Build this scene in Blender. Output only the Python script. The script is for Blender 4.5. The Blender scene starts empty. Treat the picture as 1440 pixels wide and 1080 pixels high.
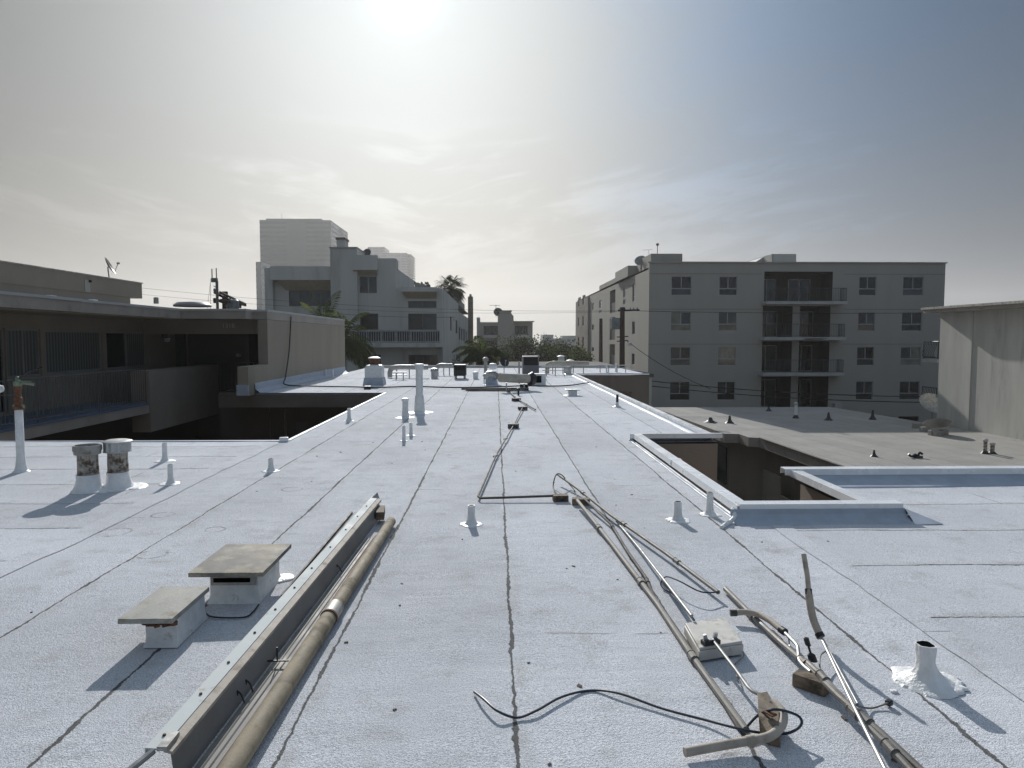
import bpy, bmesh, math, random
from mathutils import Vector, Matrix, noise
R = math.radians
random.seed(7)
S = bpy.context.scene
COL = S.collection
CAMH = 1.6; F = 1000.0
YAW = math.atan(23/1000); PIT = math.atan(64/1000)
FWD = Vector((math.sin(YAW)*math.cos(PIT), math.cos(YAW)*math.cos(PIT), -math.sin(PIT)))
RGT = Vector((math.cos(YAW), -math.sin(YAW), 0)); UPV = RGT.cross(FWD)
CAM = Vector((0, 0, CAMH))
def ray(px, py): return FWD + RGT*((px-720)/F) + UPV*((540-py)/F)
def G(px, py, z=0.0):
    d = ray(px, py); return CAM + d*((z-CAMH)/d.z)
def AT(px, py, Y):
    d = ray(px, py); return CAM + d*(Y/d.y)
SUN_EL = R(25.2); SUN_AZ = R(-7.1)          # azimuth measured from +Y towards +X
SDIR = Vector((math.sin(SUN_AZ)*math.cos(SUN_EL), math.cos(SUN_AZ)*math.cos(SUN_EL), math.sin(SUN_EL)))

# ------------------------------------------------------------------ materials
class NT:
    def __init__(s, nt): s.nt = nt; s.n = nt.nodes; s.l = nt.links
    def new(s, t, **kw):
        n = s.n.new(t)
        for k, v in kw.items():
            if k.startswith('i_'):
                key = k[2:].replace('_', ' '); s.put(n.inputs[key], v)
            else: setattr(n, k, v)
        return n
    def put(s, sock, v):
        if isinstance(v, bpy.types.NodeSocket): s.l.new(v, sock)
        elif isinstance(v, bpy.types.Node): s.l.new(v.outputs[0], sock)
        else:
            if isinstance(v, (tuple, list)) and len(v) == 3 and sock.type == 'RGBA': v = (*v, 1)
            sock.default_value = v
    def m(s, op, a, b=None, c=None, clamp=False):
        n = s.n.new('ShaderNodeMath'); n.operation = op; n.use_clamp = clamp
        s.put(n.inputs[0], a)
        if b is not None: s.put(n.inputs[1], b)
        if c is not None: s.put(n.inputs[2], c)
        return n.outputs[0]
    def noise(s, vec, scale, detail=3, rough=.5, dist=0, dims='3D', w=None):
        n = s.n.new('ShaderNodeTexNoise'); n.noise_dimensions = dims
        if vec is not None: s.put(n.inputs['Vector'], vec)
        if w is not None: s.put(n.inputs['W'], w)
        n.inputs['Scale'].default_value = scale; n.inputs['Detail'].default_value = detail
        n.inputs['Roughness'].default_value = rough; n.inputs['Distortion'].default_value = dist
        return n.outputs['Fac']
    def ss(s, x, a, b, lo=0, hi=1):
        n = s.n.new('ShaderNodeMapRange'); n.interpolation_type = 'SMOOTHSTEP'
        s.put(n.inputs[0], x); s.put(n.inputs[1], a); s.put(n.inputs[2], b); s.put(n.inputs[3], lo); s.put(n.inputs[4], hi)
        return n.outputs[0]
    def mix(s, f, a, b, t='MIX'):
        n = s.n.new('ShaderNodeMix'); n.data_type = 'RGBA'; n.blend_type = t
        s.put(n.inputs[0], f); s.put(n.inputs[6], a); s.put(n.inputs[7], b)
        return n.outputs[2]
    def vmul(s, v, k):
        n = s.n.new('ShaderNodeVectorMath'); n.operation = 'MULTIPLY'; s.put(n.inputs[0], v); n.inputs[1].default_value = k
        return n.outputs[0]
    def bump(s, h, strength=.3, dist=.01, normal=None):
        n = s.n.new('ShaderNodeBump'); s.put(n.inputs['Height'], h)
        n.inputs['Strength'].default_value = strength; n.inputs['Distance'].default_value = dist
        if normal is not None: s.put(n.inputs['Normal'], normal)
        return n.outputs[0]

def newmat(name):
    m = bpy.data.materials.new(name); m.use_nodes = True
    t = NT(m.node_tree); b = m.node_tree.nodes['Principled BSDF']
    return m, t, b

def mat(name, col, rough=.7, metal=0, var=.25, vscale=3.0, bscale=60, bstr=.2, bdist=.004, dirt=None, dirt_amt=.0, dscale=4, streak=False, spec=.5, speck=0):
    """weathered generic surface: colour variation, grime of its own shape, fine bump"""
    m, t, b = newmat(name)
    co = t.new('ShaderNodeTexCoord').outputs['Object']
    v = t.vmul(co, (1, 1, .18)) if streak else co
    n1 = t.noise(v, vscale, 5, .6)
    dk = tuple(c*(1-var) for c in col); lt = tuple(min(1, c*(1+var*.6)) for c in col)
    c = t.mix(t.ss(n1, .3, .7), dk, lt)
    if dirt:
        n2 = t.noise(v, dscale, 6, .65)
        c = t.mix(t.ss(n2, .62-dirt_amt*.4, .8-dirt_amt*.4), c, dirt)
    if speck:
        n3 = t.noise(co, bscale*1.7, 1, .5)
        c = t.mix(t.ss(n3, .3, .7, speck, 0), c, tuple(x*.35 for x in col))
    t.put(b.inputs['Base Color'], c)
    b.inputs['Metallic'].default_value = metal
    t.put(b.inputs['Roughness'], t.ss(n1, .2, .8, max(.05, rough-.12), min(1, rough+.12)))
    b.inputs['Specular IOR Level'].default_value = spec
    if bstr: t.put(b.inputs['Normal'], t.bump(t.noise(co, bscale, 3, .6), bstr, bdist))
    return m

M = {}
def roofmat(name, base, dirtc, sp=.915, seamc=(.06, .055, .05), lap=9.0, tint=1.0, granule=1.0, wmul=1.0):
    m, t, b = newmat(name)
    tc = t.new('ShaderNodeTexCoord'); uv = tc.outputs['UV']; co = tc.outputs['Object']
    sx = t.new('ShaderNodeSeparateXYZ'); t.put(sx.inputs[0], uv)
    u, v = sx.outputs[0], sx.outputs[1]
    wob = t.noise(uv, 1.1, 3, .55)
    wob2 = t.noise(uv, 14, 3, .65)
    uw = t.m('ADD', t.m('ADD', u, t.m('MULTIPLY', t.m('SUBTRACT', wob, .5), .05)), t.m('MULTIPLY', t.m('SUBTRACT', wob2, .5), .03))
    q = t.m('DIVIDE', uw, sp)
    k = t.m('ROUND', q)
    du = t.m('MULTIPLY', t.m('SUBTRACT', q, k), sp)          # signed distance to nearest seam
    ad = t.m('ABSOLUTE', du)
    strip = t.m('FLOOR', q)
    wn = t.n.new('ShaderNodeTexWhiteNoise'); wn.noise_dimensions = '1D'; t.put(wn.inputs['W'], strip)
    rnd = wn.outputs['Value']
    wn2 = t.n.new('ShaderNodeTexWhiteNoise'); wn2.noise_dimensions = '1D'; t.put(wn2.inputs['W'], t.m('ADD', k, .37))
    # seam width varies along its run; some seams are nearly sealed
    wv = t.noise(uv, 1.7, 4, .7)
    half = t.m('MULTIPLY', t.ss(wv, .38, .72, .0020, .0105), t.m('MULTIPLY', t.m('ADD', t.m('MULTIPLY', wn2.outputs['Value'], .7), .55), wmul))
    half = t.m('MULTIPLY', half, t.ss(t.noise(uv, 26, 3, .7), .3, .7, .6, 1.45))
    seam = t.ss(ad, half, t.m('ADD', half, .004), 1, 0)
    # end laps across each strip
    vo = t.m('ADD', v, t.m('ADD', t.m('MULTIPLY', rnd, lap), t.m('MULTIPLY', t.m('SUBTRACT', t.noise(uv, 2.3, 3, .6), .5), .06)))
    qv = t.m('DIVIDE', vo, lap)
    dv = t.m('ABSOLUTE', t.m('MULTIPLY', t.m('SUBTRACT', qv, t.m('ROUND', qv)), lap))
    lapm = t.ss(dv, .004, .012, 1, 0)
    brk = t.ss(t.noise(uv, 3.1, 3, .6), .42, .56)
    lapm = t.m('MULTIPLY', lapm, brk)
    # colour
    gr = t.noise(co, 210, 1, .5)
    gr2 = t.noise(co, 85, 3, .65)
    big = t.noise(co, .55, 5, .6)
    mid = t.noise(co, 3.5, 6, .68)
    c = t.mix(t.ss(big, .3, .7), tuple(x*.87 for x in base), tuple(min(1, x*1.06) for x in base))
    sid = t.m('ADD', t.m('MULTIPLY', rnd, .13), .91)
    c = t.mix(1.0, c, t.new('ShaderNodeCombineColor', i_Red=sid, i_Green=sid, i_Blue=sid).outputs[0], 'MULTIPLY')
    c = t.mix(t.ss(mid, .50, .74, 0, .6), c, dirtc)
    stk = t.new('ShaderNodeTexNoise'); t.put(stk.inputs['Vector'], t.vmul(uv, (2.2, 30, 1))); stk.inputs['Scale'].default_value = 1; stk.inputs['Detail'].default_value = 5; stk.inputs['Roughness'].default_value = .7
    c = t.mix(t.ss(stk.outputs['Fac'], .56, .74, 0, .34), c, (.40, .41, .42)); c = t.mix(t.ss(stk.outputs['Fac'], .44, .30, 0, .3), c, (.80, .83, .87))
    # yellowed grime that follows the laps
    band = t.m('MULTIPLY', t.ss(t.m('ABSOLUTE', t.m('SUBTRACT', du, .035)), 0, .07, 1, 0), t.ss(t.noise(co, 2.2, 4, .7), .45, .7))
    c = t.mix(t.m('MULTIPLY', band, .55), c, dirtc)
    c = t.mix(t.ss(gr, .34, .60, .5*granule, 0), c, (.16, .16, .18))
    c = t.mix(t.ss(gr2, .34, .52, .32*granule, 0), c, (.22, .22, .24))
    # scuffs and dark specks
    sp1 = t.noise(co, 14, 2, .5); c = t.mix(t.ss(sp1, .83, .85, 0, .6), c, (.1, .085, .07))
    # faint ponding rings
    rg = t.new('ShaderNodeTexVoronoi', feature='SMOOTH_F1'); t.put(rg.inputs['Vector'], t.mix(.06, co, t.noise(co, 6, 3))); rg.inputs['Scale'].default_value = .55
    ringd = t.m('ABSOLUTE', t.m('SUBTRACT', rg.outputs['Distance'], .09))
    ring = t.m('MULTIPLY', t.ss(ringd, .003, .009, 1, 0), t.ss(t.noise(co, 5, 4, .7), .47, .6))
    c = t.mix(t.m('MULTIPLY', ring, .45), c, (.13, .12, .11))
    for rx, ry, rr_ in ((-3.159, 5.882, 0.115), (-2.553, 5.263, 0.100), (-3.026, 6.452, 0.090), (-2.174, 7.547, 0.100), (-0.556, 9.756, 0.090), (-2.361, 5.948, 0.080)):
        dd = t.new('ShaderNodeVectorMath', operation='DISTANCE'); t.put(dd.inputs[0], t.mix(.035, co, t.new('ShaderNodeTexNoise', i_Scale=5.0, i_Vector=co).outputs['Color'])); dd.inputs[1].default_value = (rx*.965+.0175, ry*.965+.0175, 6.6*.965+.0175)
        rg_ = t.m('MULTIPLY', t.ss(t.m('ABSOLUTE', t.m('SUBTRACT', dd.outputs['Value'], rr_)), .003, .016, 1, 0), t.ss(t.noise(co, 9, 4, .7), .40, .60))
        c = t.mix(t.m('MULTIPLY', rg_, .6), c, (.12, .115, .11))
    c = t.mix(t.m('MULTIPLY', lapm, .55), c, tuple(x*3 for x in seamc))
    # bright elastomer touch-up beside the seams
    tch = t.m('MULTIPLY', t.ss(t.m('ABSOLUTE', t.m('ADD', du, .02)), .008, .02, 1, 0), t.ss(t.noise(uv, 1.4, 3, .6), .58, .66))
    c = t.mix(t.m('MULTIPLY', tch, .6), c, (.8, .82, .85))
    c = t.mix(t.m('MULTIPLY', seam, .86), c, seamc)
    t.put(b.inputs['Base Color'], c)
    t.put(b.inputs['Roughness'], t.ss(mid, .3, .7, .85, .98))
    b.inputs['Specular IOR Level'].default_value = .15
    # relief: granules, wrinkles, lap steps
    wr = t.new('ShaderNodeTexNoise'); t.put(wr.inputs['Vector'], t.vmul(uv, (1.6, 7, 1))); wr.inputs['Scale'].default_value = 1.0; wr.inputs['Detail'].default_value = 4
    step = t.ss(du, -.012, .0, 0, 1)
    stepf = t.m('MULTIPLY', step, t.ss(du, 0, .3, 1, 0))
    n0 = t.bump(wr.outputs['Fac'], .22, .03)
    n1 = t.bump(t.m('SUBTRACT', stepf, seam), .8, .006, n0)
    n2 = t.bump(mid, .3, .02, n1)
    n3 = t.bump(t.m('ADD', gr, gr2), .8 if granule > .5 else .3, .006, n2)
    t.put(b.inputs['Normal'], n3)
    return m

M['roof'] = roofmat('granulated_cap_sheet', (.84, .865, .91), (.52, .52, .50))
M['roof_gray'] = roofmat('weathered_gravel_cap_sheet', (.455, .435, .39), (.36, .345, .31), sp=1.0, seamc=(.2, .19, .175), lap=5, wmul=2.2)
M['roof_far'] = roofmat('distant_roofing', (.5, .5, .49), (.36, .35, .33), sp=1.2, seamc=(.1, .1, .1))
M['membrane'] = mat('flashing_membrane', (.42, .475, .55), .6, var=.12, vscale=5, bscale=90, bstr=.5, bdist=.004, dirt=(.42, .42, .4), dirt_amt=.1)
M['coping'] = mat('white_coping_metal', (.90, .91, .92), .27, spec=.8, var=.07, vscale=2, bscale=12, bstr=.08, bdist=.003, dirt=(.5, .5, .48), dirt_amt=.0, dscale=7)
M['paint_white'] = mat('white_vent_paint', (.80, .81, .80), .5, var=.12, vscale=14, bscale=50, bstr=.45, bdist=.004, dirt=(.45, .43, .38), dirt_amt=.1, dscale=16)
M['elastomer'] = mat('glossy_white_sealant', (.88, .88, .87), .5, var=.1, vscale=9, bscale=38, bstr=.9, bdist=.01)
M['black'] = mat('dark_opening', (.006, .006, .006), .95, bstr=0, spec=0)
M['black_rubber'] = mat('black_rubber', (.022, .022, .024), .5, bstr=.2, bscale=90)
M['wire'] = mat('weathered_wire_sheath', (.03,.03,.03), .95, bstr=0, spec=.05)
M['cable'] = mat('blue_black_cable', (.02, .035, .055), .38, bstr=0)
M['rust'] = mat('rusted_iron', (.17, .075, .04), .85, var=.5, vscale=25, bscale=120, bstr=.6, dirt=(.06, .03, .02), dirt_amt=.3, dscale=30)
M['galv'] = mat('galvanized_steel', (.52, .53, .53), .42, metal=.75, var=.25, vscale=9, bscale=40, bstr=.12, dirt=(.3, .28, .25), dirt_amt=.1)
M['galv_dull'] = mat('oxidized_steel', (.42, .41, .38), .6, metal=.35, var=.3, vscale=6, bscale=60, bstr=.25, dirt=(.22, .18, .13), dirt_amt=.25, dscale=8)
M['vent_stained'] = mat('stained_flue_cement', (.45, .42, .37), .85, var=.4, vscale=9, bscale=50, bstr=.6, bdist=.006, dirt=(.11, .07, .045), dirt_amt=.45, dscale=11)
M['cap_slab'] = mat('weathered_sheen_cap_metal', (.235, .222, .197), .8, var=.28, vscale=4.5, bscale=60, bstr=.25, dirt=(.42, .38, .29), dirt_amt=.5, dscale=3.2, speck=.3)  # pale tan blotches paint the lid's sheen along with its stains
M['cap_slab_light'] = mat('chalky_cap_sheet_metal', (.44, .43, .385), .8, var=.2, vscale=5, bscale=60, bstr=.25, dirt=(.30, .26, .19), dirt_amt=.3, dscale=6, speck=.25)
M['pipe_gray'] = mat('gray_conduit', (.21, .20, .18), .6, metal=0.05, var=.3, vscale=8, bscale=90, bstr=.15, dirt=(.16, .13, .1), dirt_amt=.25, dscale=12)
M['pipe_dark'] = mat('tarnished_conduit', (.075, .068, .06), .75, metal=0, var=.35, vscale=9, bscale=90, bstr=.2, dirt=(.07, .05, .04), dirt_amt=.3, dscale=14)
M['chrome'] = mat('bright_steel_rod', (.36, .36, .35), .42, metal=.55, var=.12, vscale=20, bstr=0)
M['tan_pvc'] = mat('dusty_tan_pipe', (.35, .29, .20), .8, var=.3, vscale=7, bscale=110, bstr=.35, dirt=(.17, .14, .09), dirt_amt=.35, dscale=6, speck=.25)
M['tan_conduit'] = mat('dusty_flex_conduit', (.48, .42, .35), .75, var=.2, vscale=10, bscale=80, bstr=.3, dirt=(.27, .22, .17), dirt_amt=.3, dscale=9)
M['fixture_white'] = mat('enamelled_fixture', (.60, .64, .63), .75, spec=.2, var=.1, vscale=4, bscale=20, bstr=.1, dirt=(.38, .3, .2), dirt_amt=.05, dscale=9)
M['fixture_gray'] = mat('dusty_channel', (.25, .242, .225), .7, metal=0, var=.3, vscale=5, bscale=40, bstr=.2, dirt=(.45, .42, .36), dirt_amt=.25, dscale=4)
M['fixture_dark'] = mat('inner_web', (.25, .252, .25), .55, metal=.1, var=.25, vscale=3, bscale=30, bstr=.15)
M['wood'] = mat('weathered_wood', (.20, .15, .105), .85, var=.45, vscale=16, bscale=70, bstr=.7, bdist=.006, dirt=(.06, .045, .03), dirt_amt=.3, dscale=12)
M['redwood'] = mat('red_stained_batten', (.20,.085,.055), .85, var=.4, vscale=12, bscale=70, bstr=.5)
M['brown_bracket'] = mat('stained_block', (.26, .21, .155), .8, var=.4, vscale=14, bscale=60, bstr=.6, dirt=(.08, .06, .04), dirt_amt=.4, dscale=10)
M['box_cream'] = mat('cream_equipment_box', (.62, .60, .55), .6, var=.15, vscale=8, bscale=60, bstr=.2, dirt=(.36, .33, .27), dirt_amt=.25, dscale=10)
M['stucco_tan'] = mat('tan_stucco', (.315, .272, .215), .92, var=.12, vscale=.9, bscale=45, bstr=.6, bdist=.008, dirt=(.30, .26, .22), dirt_amt=.2, dscale=1.2, streak=True)
M['stucco_gallery'] = mat('brown_gallery_stucco', (.28, .24, .195), .92, var=.12, vscale=.9, bscale=45, bstr=.5, bdist=.008)
M['stucco_shade'] = mat('shade_painted_stucco', (.075, .062, .052), .92, var=.2, vscale=.9, bscale=45, bstr=.5, bdist=.008)  # stucco darkened so that court and recess shade sits in the colour
M['stucco_well'] = mat('brown_beige_stucco', (.29, .24, .195), .92, var=.12, vscale=.9, bscale=45, bstr=.6, bdist=.008, dirt=(.33, .27, .22), dirt_amt=.2, dscale=1.2, streak=True)
M['stucco_gray'] = mat('gray_stucco', (.40, .383, .345), .92, var=.06, vscale=.5, bscale=14, bstr=.4, bdist=.012, dirt=(.38, .37, .34), dirt_amt=.05, dscale=.7, streak=True)
M['stucco_cream'] = mat('pale_gray_stucco', (.56, .56, .525), .92, var=.1, vscale=.4, bscale=14, bstr=.4, bdist=.012, dirt=(.40, .39, .36), dirt_amt=.25, dscale=.5, streak=True)
M['soffit_tan'] = mat('warm_soffit', (.40, .35, .26), .92, var=.12, bstr=.2, bscale=10)
M['stucco_right'] = mat('stained_gray_stucco', (.57, .565, .52), .92, var=.16, vscale=.8, bscale=30, bstr=.5, bdist=.01, dirt=(.33, .33, .32), dirt_amt=.3, dscale=1.0, streak=True)
M['stucco_brown'] = mat('dark_brick_cladding', (.20, .17, .14), .9, var=.35, vscale=1.2, bscale=8, bstr=.5, dirt=(.34, .28, .2), dirt_amt=.05, dscale=1)
M['fascia'] = mat('painted_fascia', (.36, .32, .28), .7, var=.15, vscale=1.2, bscale=20, bstr=.2, dirt=(.26, .22, .18), dirt_amt=.2, dscale=2)
M['fascia_dark'] = mat('brown_fascia', (.15, .125, .105), .7, var=.2, vscale=1.2, bscale=20, bstr=.2)
M['walk_blue'] = mat('blue_deck_coating', (.13, .17, .24), .6, var=.15, vscale=2, bscale=30, bstr=.2)
M['slab_white'] = mat('painted_concrete_edge', (.46, .47, .46), .75, var=.1, vscale=1, bscale=12, bstr=.15)
M['wall_light'] = mat('interior_cream_wall', (.42, .39, .33), .9, bstr=0, var=.1)
M['rail_dark'] = mat('dark_rail_metal', (.10, .11, .115), .5, metal=.4, bstr=0)
M['rail_iron'] = mat('black_wrought_iron', (.03, .03, .033), .5, metal=.3, bstr=0)
M['rail_gray'] = mat('grey_painted_rail', (.42, .44, .44), .5, metal=.2, bstr=0)
M['frame'] = mat('aluminium_frame', (.40, .42, .42), .45, metal=.3, bstr=0, var=.05)
M['frame_dull'] = mat('dull_window_frame', (.24,.235,.22), .5, bstr=0, var=.08)
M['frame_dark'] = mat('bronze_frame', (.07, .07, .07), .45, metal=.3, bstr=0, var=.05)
M['asphalt'] = mat('asphalt', (.06, .06, .06), .9, var=.3, vscale=.3, bscale=20, bstr=.4)
M['ac_dark'] = mat('dark_condenser_paint', (.16, .155, .17), .55, var=.15, vscale=3, bstr=.1)
M['ac_black'] = mat('condenser_grille', (.02, .025, .022), .6, bstr=0)
M['duct'] = mat('duct_sheet_metal', (.42, .42, .40), .5, metal=.35, var=.2, vscale=5, bstr=.15, bscale=20, dirt=(.36, .33, .28), dirt_amt=.15)
M['tan_duct'] = mat('taped_tan_duct', (.50, .46, .38), .7, var=.2, vscale=5, bstr=.3, bscale=20)
M['dish_gray'] = mat('dish_paint', (.27, .27, .26), .55, var=.15, vscale=4, bstr=0)
M['concrete'] = mat('concrete_block', (.34, .33, .30), .95, var=.2, vscale=8, bscale=50, bstr=.5)
M['pole_wood'] = mat('creosoted_pole', (.065, .045, .035), .9, var=.4, vscale=4, bscale=30, bstr=.5, streak=True)
M['transformer'] = mat('transformer_paint', (.22, .25, .26), .6, bstr=0)
M['brass_green'] = mat('verdigris_valve', (.22, .28, .19), .6, metal=.3, var=.3, vscale=30, bscale=80, bstr=.4)
M['teal'] = mat('teal_bin_plastic', (.04, .12, .13), .5, bstr=0)
M['tower_glass'] = None
def glassmat(name, col, rough=.06, var=.3, sc=.9):
    m, t, b = newmat(name)
    co = t.new('ShaderNodeTexCoord').outputs['Object']
    n = t.noise(co, sc, 2, .5)
    t.put(b.inputs['Base Color'], t.mix(t.ss(n, .35, .65), tuple(c*(1-var) for c in col), tuple(c*(1+var) for c in col)))
    b.inputs['Roughness'].default_value = rough; b.inputs['Specular IOR Level'].default_value = .9
    t.put(b.inputs['Normal'], t.bump(t.noise(co, 1.6, 1, .4), .06, .02))
    return m
M['glass'] = glassmat('dark_window_glass', (.006, .008, .010), .12)
M['glass_mid'] = glassmat('curtained_window_glass', (.04, .05, .055), .12)
M['glass_pale'] = glassmat('pale_curtain_glass', (.17, .165, .13), .2)  # paler tone for some curtained panes
def stripemat(name, a, bb, freq, axis=0):
    m, t, b = newmat(name)
    co = t.new('ShaderNodeTexCoord').outputs['Object']
    sx = t.new('ShaderNodeSeparateXYZ'); t.put(sx.inputs[0], co)
    w = t.m('SINE', t.m('MULTIPLY', sx.outputs[axis], freq))
    n = t.noise(co, 1.5, 3, .5)
    t.put(b.inputs['Base Color'], t.mix(t.ss(t.m('ADD', w, t.m('MULTIPLY', n, .5)), -.2, .5), a, bb))
    b.inputs['Roughness'].default_value = .5
    return m
def foliage(name, c1, c2):
    m, t, b = newmat(name)
    oi = t.new('ShaderNodeTexCoord').outputs['Object']
    n = t.noise(oi, 1.3, 3, .6); n2 = t.noise(oi, 9, 2, .5)
    c = t.mix(t.ss(n, .35, .65), c1, c2)
    t.put(b.inputs['Base Color'], t.mix(t.ss(n2, .3, .7, 0, .5), c, tuple(x*.6 for x in c1)))
    b.inputs['Roughness'].default_value = .85; b.inputs['Specular IOR Level'].default_value = .15
    tr = t.new('ShaderNodeBsdfTranslucent'); t.put(tr.inputs[0], tuple(min(1, x*1.6) for x in c2))
    mx = t.new('ShaderNodeMixShader'); mx.inputs[0].default_value = .42
    t.l.new(b.outputs[0], mx.inputs[1]); t.l.new(tr.outputs[0], mx.inputs[2])
    out = [x for x in t.n if x.type == 'OUTPUT_MATERIAL'][0]; t.l.new(mx.outputs[0], out.inputs[0])
    return m
M['leaf_palm'] = foliage('palm_leaf', (.045, .065, .018), (.11, .13, .035))
M['leaf_dark'] = foliage('dark_leaf', (.012, .02, .009), (.028, .038, .016))
M['leaf_mid'] = foliage('mid_leaf', (.02, .036, .012), (.055, .072, .022))
M['trunk'] = mat('bark', (.10, .08, .06), .9, var=.3, vscale=4, bscale=20, bstr=.5)
# far towers: floor bands and window bays of their own
def towermat(name, wall, win, fz, fx):
    m, t, b = newmat(name)
    co = t.new('ShaderNodeTexCoord').outputs['Object']
    sx = t.new('ShaderNodeSeparateXYZ'); t.put(sx.inputs[0], co)
    fr = t.m('FRACT', t.m('DIVIDE', sx.outputs[2], fz))
    band = t.m('MULTIPLY', t.ss(fr, .30, .36), t.ss(fr, .80, .86, 1, 0))
    hx = t.m('FRACT', t.m('DIVIDE', t.m('ADD', sx.outputs[0], sx.outputs[1]), fx))
    bay = t.m('MULTIPLY', t.ss(hx, .1, .14), t.ss(hx, .88, .92, 1, 0))
    f = t.m('MULTIPLY', band, bay)
    t.put(b.inputs['Base Color'], t.mix(f, wall, win))
    t.put(b.inputs['Roughness'], t.ss(f, 0, 1, .8, .25))
    return m
M['tower_a'] = towermat('tower_cladding', (.27, .28, .275), (.23, .24, .24), 3.3, 60.0)
M['tower_b'] = towermat('tower_balcony_cladding', (.33, .34, .34), (.24, .26, .27), 3.3, 8.4)

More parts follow.
